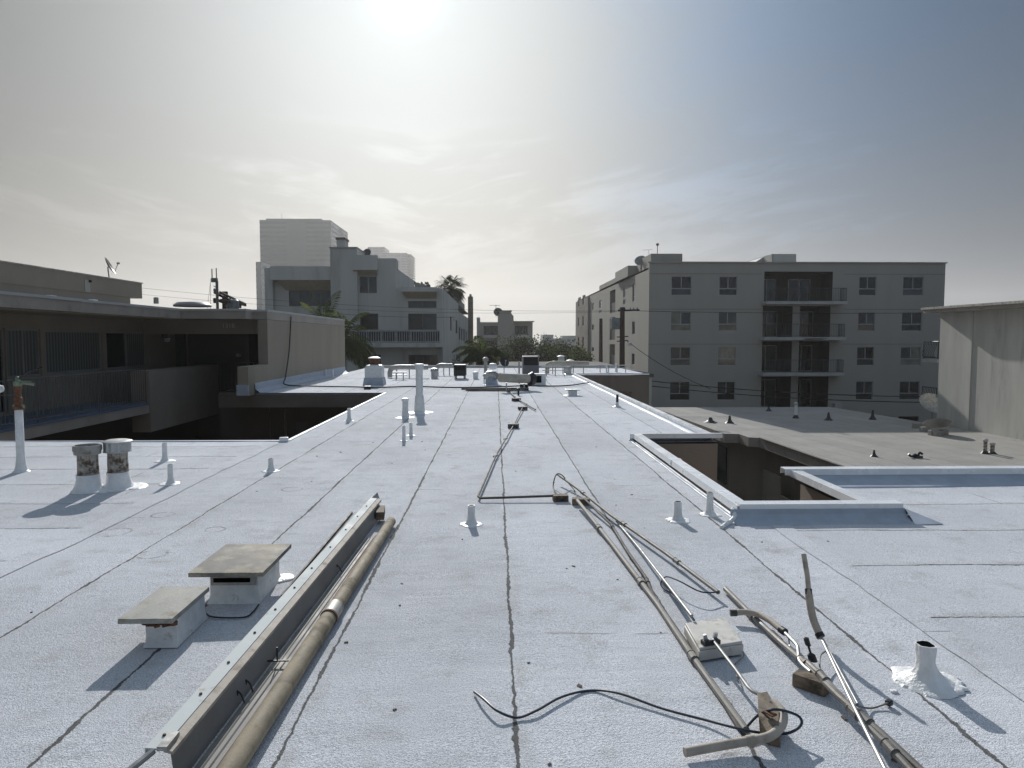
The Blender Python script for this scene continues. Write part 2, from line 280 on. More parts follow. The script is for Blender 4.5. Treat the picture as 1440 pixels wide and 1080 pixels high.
# ------------------------------------------------------------------ mesh builder
class MB:
    def __init__(s): s.v = []; s.f = []; s.uv = None
    def add(s, vs, fs):
        o = len(s.v); s.v += [Vector(v) for v in vs]; s.f += [tuple(i+o for i in f) for f in fs]; return s
    def box(s, x0, x1, y0, y1, z0, z1):
        return s.add([(x0,y0,z0),(x1,y0,z0),(x1,y1,z0),(x0,y1,z0),(x0,y0,z1),(x1,y0,z1),(x1,y1,z1),(x0,y1,z1)],
                     [(0,3,2,1),(4,5,6,7),(0,1,5,4),(1,2,6,5),(2,3,7,6),(3,0,4,7)])
    def obox(s, c, hx, hy, hz, rot=0, tilt=None):
        m = Matrix.Rotation(rot, 3, 'Z')
        if tilt is not None: m = m @ tilt
        c = Vector(c); vs = [c + m @ Vector((a*hx, b*hy, d*hz)) for d in (-1,1) for a, b in ((-1,-1),(1,-1),(1,1),(-1,1))]
        return s.add(vs, [(0,3,2,1),(4,5,6,7),(0,1,5,4),(1,2,6,5),(2,3,7,6),(3,0,4,7)])
    def quad(s, a, b, c, d): return s.add([a,b,c,d], [(0,1,2,3)])
    def prism(s, pts, z0, z1):
        n = len(pts)
        return s.add([(p[0],p[1],z0) for p in pts]+[(p[0],p[1],z1) for p in pts],
            [tuple(range(n-1,-1,-1)), tuple(range(n,2*n))]+[(i,(i+1)%n,(i+1)%n+n,i+n) for i in range(n)])
    def extrude(s, prof, p0, p1, closed=True, sag=None, n=1):
        """profile (x offset, z offset) swept along p0->p1"""
        p0 = Vector(p0); p1 = Vector(p1); d = (p1-p0).normalized(); r = Vector((d.y, -d.x, 0)).normalized()
        k = len(prof); vs = []
        for j in range(n+1):
            t = j/n; c = p0.lerp(p1, t)
            if sag: c = c + Vector((0,0,sag(t)))
            vs += [c + r*a + Vector((0,0,b)) for a, b in prof]
        fs = [(j*k+i, j*k+(i+1)%k, (j+1)*k+(i+1)%k, (j+1)*k+i) for j in range(n) for i in range(k if closed else k-1)]
        if closed: fs += [tuple(range(k-1,-1,-1)), tuple(range(n*k, n*k+k))]
        return s.add(vs, fs)
    def tube(s, pts, r, n=8, cap=True, rads=None):
        pts = [Vector(p) for p in pts]; o = len(s.v); N = len(pts)
        prev = None
        for i, p in enumerate(pts):
            d = (pts[min(i+1,N-1)] - pts[max(i-1,0)]).normalized()
            if prev is None:
                a = d.cross(Vector((0,0,1)));
                if a.length < 1e-3: a = d.cross(Vector((1,0,0)))
                a.normalize()
            else:
                a = (prev - d*prev.dot(d)).normalized()
            prev = a; b = d.cross(a)
            rr = rads[i] if rads else r
            s.v += [p + (a*math.cos(2*math.pi*k/n) + b*math.sin(2*math.pi*k/n))*rr for k in range(n)]
        for i in range(N-1):
            for k in range(n):
                s.f.append((o+i*n+k, o+i*n+(k+1)%n, o+(i+1)*n+(k+1)%n, o+(i+1)*n+k))
        if cap:
            s.f.append(tuple(o+k for k in range(n-1,-1,-1))); s.f.append(tuple(o+(N-1)*n+k for k in range(n)))
        return s
    def lathe(s, prof, n=20, c=(0,0,0), jit=0, lean=(0,0), seed=0):
        """prof: list of (r, z)"""
        o = len(s.v); c = Vector(c)
        for i, (r, z) in enumerate(prof):
            for k in range(n):
                a = 2*math.pi*k/n
                rr = r*(1 + jit*noise.noise(Vector((math.cos(a)*1.7+seed, math.sin(a)*1.7, z*9+seed*.7)))) if jit else r
                s.v.append(c + Vector((rr*math.cos(a)+lean[0]*z, rr*math.sin(a)+lean[1]*z, z)))
        for i in range(len(prof)-1):
            for k in range(n): s.f.append((o+i*n+k, o+i*n+(k+1)%n, o+(i+1)*n+(k+1)%n, o+(i+1)*n+k))
        return s
    def wall(s, O, U, N, u0, u1, z0, z1, holes, depth=.15):
        """wall sheet in plane through O with u-axis U, outward normal N; holes (a,b,c,d) get reveals of given depth"""
        O = Vector(O); U = Vector(U); N = Vector(N)
        P = lambda u, z, d=0: O + U*u + Vector((0,0,z)) - N*d
        us = sorted({u0, u1, *[h[0] for h in holes], *[h[1] for h in holes]}); us = [u for u in us if u0 <= u <= u1]
        zs = sorted({z0, z1, *[h[2] for h in holes], *[h[3] for h in holes]}); zs = [z for z in zs if z0 <= z <= z1]
        for i in range(len(us)-1):
            for j in range(len(zs)-1):
                uc = (us[i]+us[i+1])/2; zc = (zs[j]+zs[j+1])/2
                if any(h[0] < uc < h[1] and h[2] < zc < h[3] for h in holes): continue
                s.quad(P(us[i],zs[j]), P(us[i+1],zs[j]), P(us[i+1],zs[j+1]), P(us[i],zs[j+1]))
        for h in holes:
            if h[1] <= u0 or h[0] >= u1 or h[3] <= z0 or h[2] >= z1: continue
            a, b, c, d = h[:4]; dp = h[4] if len(h) > 4 else depth
            s.quad(P(a,c), P(a,d), P(a,d,dp), P(a,c,dp)); s.quad(P(b,c), P(b,c,dp), P(b,d,dp), P(b,d))
            s.quad(P(a,c), P(a,c,dp), P(b,c,dp), P(b,c)); s.quad(P(a,d), P(b,d), P(b,d,dp), P(a,d,dp))
        return s
    def build(s, name, m, parent=None, smooth=35, bevel=0, fixn=True, weld=False):
        me = bpy.data.meshes.new(name)
        o = bpy.data.objects.new(name, me); COL.objects.link(o)
        pw = Vector((0,0,0))
        if parent is not None:
            o.parent = parent; q = parent
            while q is not None: pw = pw + Vector(q.location); q = q.parent
        me.from_pydata([tuple(v - pw) for v in s.v], [], s.f)
        if s.uv is not None:
            l = me.uv_layers.new(name='UVMap')
            for lp in me.loops: l.data[lp.index].uv = s.uv[lp.vertex_index]
        if fixn or weld:
            bm = bmesh.new(); bm.from_mesh(me)
            if weld: bmesh.ops.remove_doubles(bm, verts=bm.verts, dist=1e-5)
            if fixn: bmesh.ops.recalc_face_normals(bm, faces=bm.faces)
            bm.to_mesh(me); bm.free()
        me.materials.append(M[m] if isinstance(m, str) else m)
        if smooth:
            me.polygons.foreach_set('use_smooth', [True]*len(me.polygons)); me.set_sharp_from_angle(angle=R(smooth))
        if bevel:
            b = o.modifiers.new('bevel', 'BEVEL'); b.width = bevel; b.segments = 2; b.limit_method = 'ANGLE'
        me.update()
        return o
def tag(o, label=None, cat=None, group=None, kind=None):
    if label: o['label'] = label
    if cat: o['category'] = cat
    if group: o['group'] = group
    if kind: o['kind'] = kind
    return o
def thing(name, loc, label, cat, group=None):
    o = bpy.data.objects.new(name, None); COL.objects.link(o); o.location = loc; o.empty_display_size = .1
    return tag(o, label, cat, group)
def spline(pts, n=8):
    pts = [Vector(p) for p in pts]; out = []
    P = [pts[0]*2-pts[1]] + pts + [pts[-1]*2-pts[-2]]
    for i in range(1, len(P)-2):
        a, b, c, d = P[i-1:i+3]
        for k in range(n):
            t = k/n
            out.append(.5*((2*b)+(c-a)*t+(2*a-5*b+4*c-d)*t*t+(3*b-a-3*c+d)*t**3))
    out.append(pts[-1]); return out

# ------------------------------------------------------------------ setting: ground
g = MB().add([(-1500,-300,-6.6),(1500,-300,-6.6),(1500,2200,-6.6),(-1500,2200,-6.6)], [(0,1,2,3)])
tag(g.build('ground', 'asphalt'), 'dark asphalt ground between the buildings', 'ground', kind='structure')

# ------------------------------------------------------------------ our building: white roof
def rz(x, y):
    return .012*noise.noise(Vector((x*.55, y*.4, 0))) + .005*noise.noise(Vector((x*2.1, y*1.3, 5))) - .004
def grid(mb, x0, x1, y0, y1, uvf, step=.16, zf=rz):
    nx = max(1, round((x1-x0)/step)); ny = max(1, round((y1-y0)/step)); o = len(mb.v)
    if mb.uv is None: mb.uv = []
    for j in range(ny+1):
        for i in range(nx+1):
            x = x0+(x1-x0)*i/nx; y = y0+(y1-y0)*j/ny
            mb.v.append(Vector((x, y, zf(x, y)))); mb.uv.append(uvf(x, y))
    for j in range(ny):
        for i in range(nx):
            a = o+j*(nx+1)+i; mb.f.append((a, a+1, a+nx+2, a+nx+1))
home = thing('flat_roof_building', (0, 0, -6.6), 'apartment building under the near white granulated roof, with tan stucco walls round the courts', 'building')
uvm = lambda x, y: (x-.08, y); uvw = lambda x, y: (y-6.03+.915*20, x+37.0); uvr = lambda x, y: (y-4.87+.915*40, x+71.0)
mb = MB()
grid(mb, -3.38, 2.15, -2, 11.1, uvm, .13); grid(mb, -3.28, 2.15, 11.1, 21.0, uvm, .25); grid(mb, -7.05, 2.15, 21.0, 39, uvm, .4)
grid(mb, 2.15, 2.40, -2, 6.2, uvm, .125); grid(mb, 2.15, 3.45, 10.9, 39, uvm, .3)
grid(mb, 3.45, 6.8, 31.3, 39, uvm, .5)
grid(mb, -14, -3.38, -2, 11.1, uvw, .25); grid(mb, 2.40, 16, -2, 6.2, uvr, .2); grid(mb, 3.45, 16, 6.2, 7.85, uvr, .25)
# ragged overlap strips where the wings meet the main field (a real second ply, 4 mm proud)
for xx, hw in ((-3.42, .11), (2.42, .08)):
    n = 60; o = len(mb.v)
    for j in range(n+1):
        y = -2 + (8.1 if xx > 0 else 13.0)*j/n
        wv = .03*noise.noise(Vector((y*1.3, xx, 3)))
        for sgn in (-1, 1):
            x = xx + wv + sgn*(hw + .018*noise.noise(Vector((y*4, sgn, xx))))
            mb.v.append(Vector((x, y, rz(x, y)+.005))); mb.uv.append((.45, y))
    for j in range(n): mb.f.append((o+2*j, o+2*j+1, o+2*j+3, o+2*j+2))
mb.build('roof', 'roof', home, fixn=False)
# walls of our building
def vwall(mb, x0, y0, x1, y1, z0, z1): mb.quad((x0,y0,z0),(x1,y1,z0),(x1,y1,z1),(x0,y0,z1))
w = MB()
B = -6.6
for seg in [(-14,11.1,-3.28,11.1),(-3.28,11.1,-3.28,21.0),(-7.05,39,6.8,39),(6.8,39,6.8,31.3),(6.8,31.3,3.45,31.3),(3.45,31.3,3.45,10.9),
            (3.45,10.9,2.2,10.9),(2.2,10.9,2.2,6.27),(2.2,6.27,3.42,6.27),(3.42,6.27,3.42,7.82),(3.42,7.82,16,7.82)]:
    vwall(w, *seg, B, -.03)
w.build('wall', 'stucco_well', home)
# north-west wing face with overhang
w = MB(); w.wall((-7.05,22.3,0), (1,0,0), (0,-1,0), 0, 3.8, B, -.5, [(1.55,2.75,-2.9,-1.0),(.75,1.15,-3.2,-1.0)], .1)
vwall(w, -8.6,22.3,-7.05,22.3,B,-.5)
w.build('court_wall', 'stucco_shade', home)  # this wall and the soffit below carry the overhang's shade in their colour
MB().box(-8.12,-3.30,20.95,21.05,-.42,-.05).build('fascia', 'fascia_dark', home)
MB().box(-8.12,-3.30,21.05,22.3,-.44,-.40).build('soffit', 'stucco_shade', home)
wi = MB().box(-5.5,-4.3,22.36,22.40,-2.9,-1.0).build('window', 'stucco_brown', home); wi['label'] = 'pale curtained window under the overhang of the court'
MB().box(-6.3,-5.9,22.36,22.40,-3.2,-1.0).build('door', 'frame_dark', home)
MB().tube([(-6.55,22.2,-6.5),(-6.55,22.2,-.6)], .04).build('downpipe', 'fascia_dark', home)
# wall window on extension
for xx in (4.9, 5.5):
    MB().box(xx,xx+.5,31.24,31.28,-1.9,-.75).build('window', 'glass', home)
# white copings and flashings
def coping(pts, w=.13, z=.14, name='coping', inner=1, lip=.07):
    cp = MB()
    for i in range(len(pts)-1):
        p0 = Vector((*pts[i], 0)); p1 = Vector((*pts[i+1], 0)); L = (p1-p0).length; d = (p1-p0).normalized()
        nseg = max(1, round(L/3.0))
        for k in range(nseg):
            a = p0 + d*(L*k/nseg - (w/2 if k == 0 else -.004)); b = p0 + d*(L*(k+1)/nseg + (w/2 if k == nseg-1 else 0))
            dz = .0012*(k % 2) + .002*i
            cp.extrude([(-w/2, z+dz),(w/2, z+dz-.004),(w/2+.006, z-lip),(w/2-.004, z-lip),(w/2-.004,z-.012+dz),(-w/2+.004,z-.012+dz),(-w/2+.004,z-lip),(-w/2-.006,z-lip)], a, b)
            if k: cp.extrude([(-w/2-.008, z+dz+.003),(w/2+.008, z+dz-.001),(w/2+.011,z-lip),(-w/2-.011,z-lip)], a-d*.05, a+d*.05)
    return cp.build(name, 'coping', home)
coping([(3.42,30.9),(3.42,10.95)], .10, .085, lip=.05)
coping([(3.46,10.93),(2.15,10.93)], .11, .13)
coping([(2.19,10.9),(2.19,6.21)], .12, .13)
coping([(2.21,6.20),(3.55,6.20)], .12, .145)
coping([(3.36,6.22),(3.36,7.85)], .12, .13)
coping([(3.30,7.87),(16,7.87)], .13, .145)
coping([(6.75,31.3),(3.4,31.3)], .1, .06, lip=.05)
# curb skirts (membrane cants) on the roof side
sk = MB()
def cant(mb, p0, p1, inn, h=.09, run=.09, n=24, tail=.07):
    """sloped membrane from curb height down to the roof; inn = direction towards the roof"""
    p0 = Vector((*p0, 0)); p1 = Vector((*p1, 0)); inn = Vector((*inn, 0)); o = len(mb.v)
    prof = [(0, h),(.012,h*.6),(run*.45,h*.28),(run,.010),(run+tail*.6,.004),(run+tail,-.02)]
    for j in range(n+1):
        c = p0.lerp(p1, j/n); wv = noise.noise(c*1.7)
        for a, b in prof:
            q = c + inn*(a*(1+.25*wv)); mb.v.append(q + Vector((0,0,b + .003*noise.noise(q*6))))
    k = len(prof)
    for j in range(n):
        for i in range(k-1): mb.f.append((o+j*k+i, o+j*k+i+1, o+(j+1)*k+i+1, o+(j+1)*k+i))
cant(sk, (2.125,6.22), (2.125,11.0), (-1,0), .03, .012, 24, .022)
cant(sk, (2.06,6.13), (3.62,6.13), (0,-1), .1, .13)
cant(sk, (3.43,6.2), (3.43,7.8), (1,0), .08, .05)
cant(sk, (3.43,7.81), (16,7.81), (0,-1), .11, .27, 60)
cant(sk, (3.37,10.95), (3.37,31.2), (-1,0), .05, .03)
cant(sk, (2.1,10.98), (3.4,10.98), (0,1), .08, .06)
sk.build('curb_flashing', 'membrane', home, fixn=False)
# curb end triangle at right of the well
MB().add([(3.62,6.27,.1),(3.62,6.13,.1),(3.62,5.97,.0),(3.86,5.95,.004),(3.62,6.27,0),(3.80,6.3,.004)],[(0,1,2,3,5),(0,5,4)]).build('curb_end_flashing', 'membrane', home)
# thick sealant bead at near-left corner of the curb
MB().tube(spline([(2.11,6.2,.09),(2.09,6.10,.05),(2.03,6.02,.02),(1.95,5.93,.01),(1.90,5.86,.008)],6), .02, 8, rads=None).build('sealant_bead', 'elastomer', home)
# drip edges
de = MB()
for a, b in (((-14,11.12),(-3.25,11.12)), ((-3.25,11.12),(-3.25,21.02)), ((-3.25,21.02),(-7.05,21.02))):
    de.extrude([(-.03,.012),(.03,.010),(.032,-.09),(.026,-.09),(.024,0),(-.03,.002)], (*a,0), (*b,0), n=1)
de.build('drip_edge', 'membrane', home)
b_ = MB(); b_.obox((-3.3,11.08,.03), .07,.05,.035,.3); b_.build('corner_flashing', 'coping', home, bevel=.015)

# grit and leaf litter scattered on the roof (nobody could count it)
lit = MB(); rr = random.Random(3)
for i in range(90):
    y = 2.2 + 16*rr.random()**1.8; x = rr.uniform(-3.2, 3.0)*min(1, .5+y/8)
    if -1.3 < x < -.8 and y < 6.3: continue
    s_ = rr.uniform(.0022, .007); a = rr.random()*6
    lit.obox((x, y, rz(x,y)+s_*.4), s_*rr.uniform(.8,2.4), s_, s_*.5, a, Matrix.Rotation(rr.uniform(-.4,.4),3,'X'))
tag(lit.build('roof_grit', 'wood'), 'small dark grit and twigs scattered over the white roof', 'grit', kind='stuff')

# ------------------------------------------------------------------ vents on our roof
VG = 'white vent pipes on the white roof'
def sealpatch(parent, c, r, seed=0, h=.012, m='elastomer'):
    p = MB(); n = 64; c = Vector(c); o = 0
    rings = [0, .45, .8, .95, 1.04]; hs = [h, h, h*.8, h*.5, -.006]
    for q, hh in zip(rings, hs):
        for k in range(n):
            a = 2*math.pi*k/n
            rad = r*q*(1 + .28*noise.noise(Vector((math.cos(a)*1.3+seed*3.1, math.sin(a)*1.3, seed))) + .17*noise.noise(Vector((math.cos(a)*5, math.sin(a)*5, seed*2))))
            p.v.append(c + Vector((rad*math.cos(a), rad*math.sin(a)*.9, hh)))
    for i in range(len(rings)-1):
        for k in range(n): p.f.append((i*n+k, i*n+(k+1)%n, (i+1)*n+(k+1)%n, (i+1)*n+k))
    return p.build('sealant_patch', m, parent, fixn=False)
def vent(px, py, h, r, label, flare=2.4, patch=3.4, cap='open', lean=(0,0), m='paint_white', jit=.06, seed=1, group=VG, fh=.45):
    c = G(px, py); t = thing('vent_pipe', (c.x, c.y, 0), label, 'vent', group)
    zb = rz(c.x, c.y); c = Vector((c.x, c.y, zb)); f = min(h*fh, r*2.6)
    prof = [(r*flare*1.15, -.005),(r*flare*.92,.008),(r*(1+(flare-1)*.42), f*.25),(r*1.22, f*.6),(r*1.07, f),(r*1.0, h*.7),(r*1.0, h)]
    if cap == 'open': prof += [(r*.82, h),(r*.8, h-.04)]
    MB().lathe(prof, 22, c, jit, lean, seed).build('pipe', m, t, smooth=50)
    if cap == 'open':
        MB().lathe([(r*.84,h-.003),(0.001,h-.003)], 16, c, 0, lean).build('opening', 'black', t)
    if cap == 'band':
        MB().lathe([(r*1.0,h-.001),(r*1.22,h),(r*1.22,h+.05),(r*1.12,h+.055),(.001,h+.05)], 20, c, 0, lean).build('cap', 'coping', t)
    if patch: sealpatch(t, c, r*patch, seed)
    return t
vent(232,648,.24,.030,'slim white vent pipe just behind the two stained flues, the farther one',seed=1,patch=4.2)
vent(240,680,.22,.028,'slim white vent pipe right of the two stained flues, the nearer one',seed=2,patch=4.2)
vent(381,663,.16,.030,'short white vent pipe standing alone midway between the flues and the tall white post',seed=3)
vent(491,592,.25,.034,'slim white vent pipe by the left roof edge above the court',seed=4,patch=3)
vent(570,587,.34,.058,'stout white vent pipe with banded cap left of the tall white post',cap='band',seed=5,flare=1.6)
vent(578,612,.22,.026,'small white vent pipe right in front of the tall white post',seed=6,flare=1.5,patch=3)
vent(568,620,.25,.025,'small white vent pipe nearest in front of the tall white post',seed=7,flare=1.6,patch=2.6)
vent(663,737,.17,.030,'short open white vent pipe in the middle of the roof, left of the bent conduit',seed=8)
vent(953,732,.17,.033,'short open white vent pipe left of its twin by the light well corner',seed=9)
vent(998,724,.21,.030,'taller open white vent pipe nearest the light well corner',seed=10)
# tall post
c = G(590,580); t = thing('tall_vent_post', (c.x,c.y,0), 'tall square-shouldered white vent post rising from the middle of the roof', 'vent')
MB().lathe([(.13,-.01),(.118,.03),(.10,.28),(.092,.36),(.078,.38),(.075,1.0)], 22, c, .02).build('post', 'paint_white', t)
MB().lathe([(.076,.94),(.098,.945),(.10,1.04),(.09,1.055),(.001,1.06)], 22, c).build('cap', 'paint_white', t)
sealpatch(t, c, .3, 3)
# big lumpy vent bottom right
c = G(1303,958); t = thing('vent_pipe', (c.x,c.y,0), 'lumpy open white vent pipe thick with glossy sealant at the lower right', 'vent', VG)
MB().lathe([(.13,-.005),(.10,.012),(.07,.03),(.055,.05),(.048,.07),(.042,.10),(.044,.165),(.042,.178),(.036,.178),(.034,.17)], 36, c, .22, (-.06,.02), 4).build('pipe', 'elastomer', t, smooth=60)
MB().lathe([(.038,.1765),(.001,.1765)], 16, c, 0, (-.06,.02)).build('opening', 'black', t)
sealpatch(t, c+Vector((.015,.0,0)), .150, 21, .006); sealpatch(t, c+Vector((-.03,.02,0)), .105, 13, .010)
c2 = G(1257, 972); sealpatch(t, c2, .017, 5, .006)
# black pipe at right edge
c = G(868,572); t = thing('black_vent_pipe', (c.x,c.y,0), 'slim black vent pipe on a white base by the right roof edge', 'vent')
MB().lathe([(.11,0),(.05,.03),(.034,.09),(.034,.11)], 16, c, .05).build('base', 'paint_white', t)
MB().lathe([(.030,.10),(.030,.29),(.024,.29),(.001,.28)], 14, c).build('pipe', 'black_rubber', t)
# small square cap vents
def squarecap(px, py, wd, h, label, cm='galv'):
    c = G(px, py); t = thing('square_cap_vent', (c.x,c.y,0), label, 'vent')
    MB().obox((c.x,c.y,h*.35), wd*.36, wd*.36, h*.36).build('curb', 'paint_white', t, bevel=.01)
    MB().obox((c.x,c.y,h*.80), wd*.62, wd*.5, h*.07).build('cap', cm, t, bevel=.006)
    sealpatch(t, c, wd*.75, px*.1)
    return t
squarecap(805,556,.33,.2,'low square vent with flat grey cap near the far right roof edge')
c = G(758,541); t = thing('square_curb_vent', (c.x,c.y,0), 'white square curb vent with an open top just behind the black cable', 'vent')
MB().obox((c.x,c.y,.19), .22,.2,.2).build('curb', 'paint_white', t, bevel=.015)
MB().obox((c.x-.02,c.y-.205,.2), .09,.006,.12).build('opening', 'black', t)

# two stained flues
def flue(px, py, h, label, style, seed):
    c = G(px, py); t = thing('flue_vent', (c.x,c.y,0), label, 'flue', 'pair of stained flues with metal caps')
    MB().lathe([(.175,-.01),(.15,.012),(.128,.06),(.114,.12),(.112,.165),(.108,.17)], 28, c, .08, seed=seed).build('base', 'elastomer', t, smooth=60)
    MB().lathe([(.103,.16),(.101,.25),(.099,.36),(.099,h-.03)], 28, c, .03, seed=seed).build('pipe', 'vent_stained', t)
    cp = MB()
    if style == 0:
        cp.lathe([(.10,h-.055),(.128,h-.045),(.13,h-.01),(.138,h-.008),(.138,h+.035),(.13,h+.05),(.12,h+.05),(.12,h+.02),(.001,h+.015)], 28, c)
        cp.build('cap', 'galv_dull', t)
    else:
        n = 48; prof = [(.118,h-.06),(.128,h-.055),(.128,h+.045)]
        o = 0
        for r_, z in prof:
            for k in range(n):
                a = 2*math.pi*k/n; q = r_*(1+(.045 if k % 4 < 2 else -.045))
                cp.v.append(c+Vector((q*math.cos(a), q*math.sin(a), z)))
        for i in range(2):
            for k in range(n): cp.f.append((i*n+k, i*n+(k+1)%n, (i+1)*n+(k+1)%n, (i+1)*n+k))
        cp.build('louvre', 'galv', t, smooth=10)
        MB().lathe([(.10,h-.07),(.14,h-.062),(.14,h-.052),(.10,h-.05)], 28, c).build('collar', 'galv', t)
        MB().lathe([(.145,h+.042),(.148,h+.052),(.10,h+.066),(.001,h+.07)], 28, c, 0, (0,0)).build('cap', 'galv', t)
    sealpatch(t, c+Vector((.06,.03,0)), .22, seed*2, .008)
flue(125,689,.43,'rusty stained flue with round pale band cap, left of its fluted twin',0,1)
flue(167,685,.45,'rusty stained flue with fluted louvre cap, right of its plain twin',1,4)

# standpipe with valve
c = G(30,663); t = thing('standpipe', (c.x,c.y,0), 'tall white standpipe with rusted neck and green valve at the left edge', 'standpipe')
MB().lathe([(.10,-.005),(.07,.02),(.055,.08),(.045,.2),(.043,.74),(.040,.75)], 20, c, .04).build('pipe', 'paint_white', t)
MB().lathe([(.06,.75),(.06,.79),(.036,.80),(.036,.84),(.044,.85),(.044,.89),(.034,.90),(.034,.99),(.042,1.0),(.040,1.03)], 16, c, .08).build('rusted_neck', 'rust', t)
v_ = MB(); v_.lathe([(.03,1.02),(.045,1.04),(.045,1.08),(.02,1.10),(.018,1.14),(.004,1.15)], 14, c, .05)
v_.tube([c+Vector((-.02,0,1.06)), c+Vector((.09,.0,1.065)), c+Vector((.19,.01,1.05))], .016, 8)
v_.tube([c+Vector((0,0,1.10)), c+Vector((.05,0,1.085)), c+Vector((.16,0,1.085))], .008, 6)
v_.build('valve', 'brass_green', t)
MB().tube([c+Vector((-.06,0,.79)), c+Vector((.07,0,.79))], .02, 8).build('lower_fitting', 'brass_green', t)
w_ = MB(); w_.tube(spline([c+Vector((.02,0,1.12)), c+Vector((.12,0,1.19)), c+Vector((.26,0,1.245)), c+Vector((.30,0,1.26))],5), .006, 6)
w_.build('lever_wire', 'black_rubber', t)
MB().lathe([(.001,-.05),(.045,-.035),(.055,0),(.045,.035),(.001,.05)], 14, c+Vector((-.22,0,1.0))).build('float_ball', 'paint_white', t)
MB().tube([c+Vector((-.2,0,.92)), c+Vector((-.03,0,.93))], .006, 6).build('float_arm', 'pipe_dark', t)

# --------------------------------------------------------------- square metal-capped curbs
def capbox(name, label, x0,x1,y0,y1,zt, cx0,cx1,cy0,cy1, mcap, slot):
    t = thing(name, ((cx0+cx1)/2,(cy0+cy1)/2,0), label, 'vent', 'low curb vents with flat sheet-metal lids')
    cb = MB(); n = 14; o = 0
    # slightly lumpy painted curb with a flared foot
    ring = []
    for k in range(n*4):
        s_ = k//n; q = (k % n)/n
        pt = [(cx0+(cx1-cx0)*q, cy0),(cx1, cy0+(cy1-cy0)*q),(cx1-(cx1-cx0)*q, cy1),(cx0, cy1-(cy1-cy0)*q)][s_]
        ring.append(pt)
    mx, my = (cx0+cx1)/2, (cy0+cy1)/2
    lv = [(1.10,-.005),(1.035,.018),(1.0,.05),(1.0,zt*.55),(.985,zt-.03)]
    for sc, z in lv:
        for (a, b) in ring:
            j = .012*noise.noise(Vector((a*9,b*9,z*14)))
            cb.v.append(Vector((mx+(a-mx)*sc + (j if abs(a-mx) > abs(b-my) else 0), my+(b-my)*sc + j*.5, z)))
    N = n*4
    for i in range(len(lv)-1):
        for k in range(N): cb.f.append((i*N+k, i*N+(k+1)%N, (i+1)*N+(k+1)%N, (i+1)*N+k))
    cb.build('curb', 'paint_white', t, fixn=True, smooth=60)
    # lid: thin folded pan with shallow pyramidal dishing
    L = MB(); nn = 10; th = .026
    for j in range(nn+1):
        for i in range(nn+1):
            a, b = i/nn, j/nn; hgt = .010*(1-max(abs(a-.5), abs(b-.5))*2) + .002*noise.noise(Vector((a*5,b*5,zt)))
            L.v.append(Vector((x0+(x1-x0)*a, y0+(y1-y0)*b, zt+hgt)))
    for j in range(nn):
        for i in range(nn): q = j*(nn+1)+i; L.f.append((q,q+1,q+nn+2,q+nn+1))
    L.box(x0,x1,y0,y0+.003,zt-th,zt-.0015); L.box(x0,x1,y1-.003,y1,zt-th,zt-.0015)
    L.box(x0,x0+.003,y0+.004,y1-.004,zt-th,zt-.0015); L.box(x1-.003,x1,y0+.004,y1-.004,zt-th,zt-.0015)
    L.box(x0+.004,x1-.004,y0+.004,y1-.004,zt-.012,zt-.006)
    L.build('lid', mcap, t, fixn=False, smooth=20)
    if slot:
        MB().box(cx0+.01,cx1-.01,cy0-.008,cy0+.02,zt-.105,zt-.016).build('collar', 'galv_dull', t)
        MB().box(cx0+.025,cx1-.045,cy0-.013,cy0-.0085,zt-.086,zt-.060).build('slot', 'black', t)
    # crust under the lid edge
    cr = MB(); r2 = random.Random(int(zt*1000))
    for i in range(26):
        q = r2.random()
        if slot: x = cx1+.004; y = cy0+(cy1-cy0)*q
        else: x = cx0+(cx1-cx0)*q; y = cy0-.03
        s_ = r2.uniform(.006,.015); cr.obox((x,y,zt-.036-r2.random()*.014), s_, s_, s_*.8, r2.random()*3, Matrix.Rotation(r2.random(),3,'X'))
    cr.build('rust_crust', 'rust', t)
    return t
t = capbox('curb_vent', 'grey square sheet-metal lid on a white curb, the larger and farther of the pair', -1.825,-1.385,4.18,4.77,.212, -1.735,-1.445,4.27,4.69,'cap_slab',True)
sealpatch(t, (-1.43,4.70,0), .085, 8)
t = capbox('curb_vent', 'pale chalky sheet-metal lid on a low white curb, the smaller and nearer of the pair', -1.925,-1.65,3.58,4.05,.175, -1.825,-1.665,3.66,4.02,'cap_slab_light',False)

# --------------------------------------------------------------- long light-fixture channel and pipes, left of centre
zt_ = .165
t = thing('light_fixture_channel', (-1.18,4.4,0), 'long white enamelled metal channel with rusty screws, lying along the left of the centre', 'metal channel')
Y0, Y1 = 2.44, 6.42
xl = lambda y: -1.205 + (y-Y0)*(.105/3.98)
fl = MB(); fl.extrude([(-.030,0),(.030,-.004),(.030,-.010),(-.026,-.006),(-.026,-.03),(-.031,-.03)], (xl(Y0),Y0,zt_), (xl(Y1),Y1,zt_+.0), n=1)
fl.build('flange', 'fixture_white', t)
lp = MB(); lp.extrude([(.031,-.008),(.062,-.020),(.064,-.032),(.031,-.022)], (xl(Y0),Y0+.01,zt_), (xl(Y1),Y1-.03,zt_)); lp.build('rolled_lip', 'tan_conduit', t)
wb = MB(); wb.extrude([(.050,-.028),(.054,-.028),(.070,-.158),(.066,-.158)], (xl(Y0),Y0+.02,zt_), (xl(Y1),Y1-.10,zt_)); wb.build('web', 'fixture_dark', t)
tr = MB()
tr.extrude([(.066,-.157),(.168,-.157),(.170,-.142),(.173,-.142),(.173,-.162),(.066,-.162)], (xl(Y0),Y0-.5,zt_+.002), (xl(Y1),Y1-.80,zt_+.002))
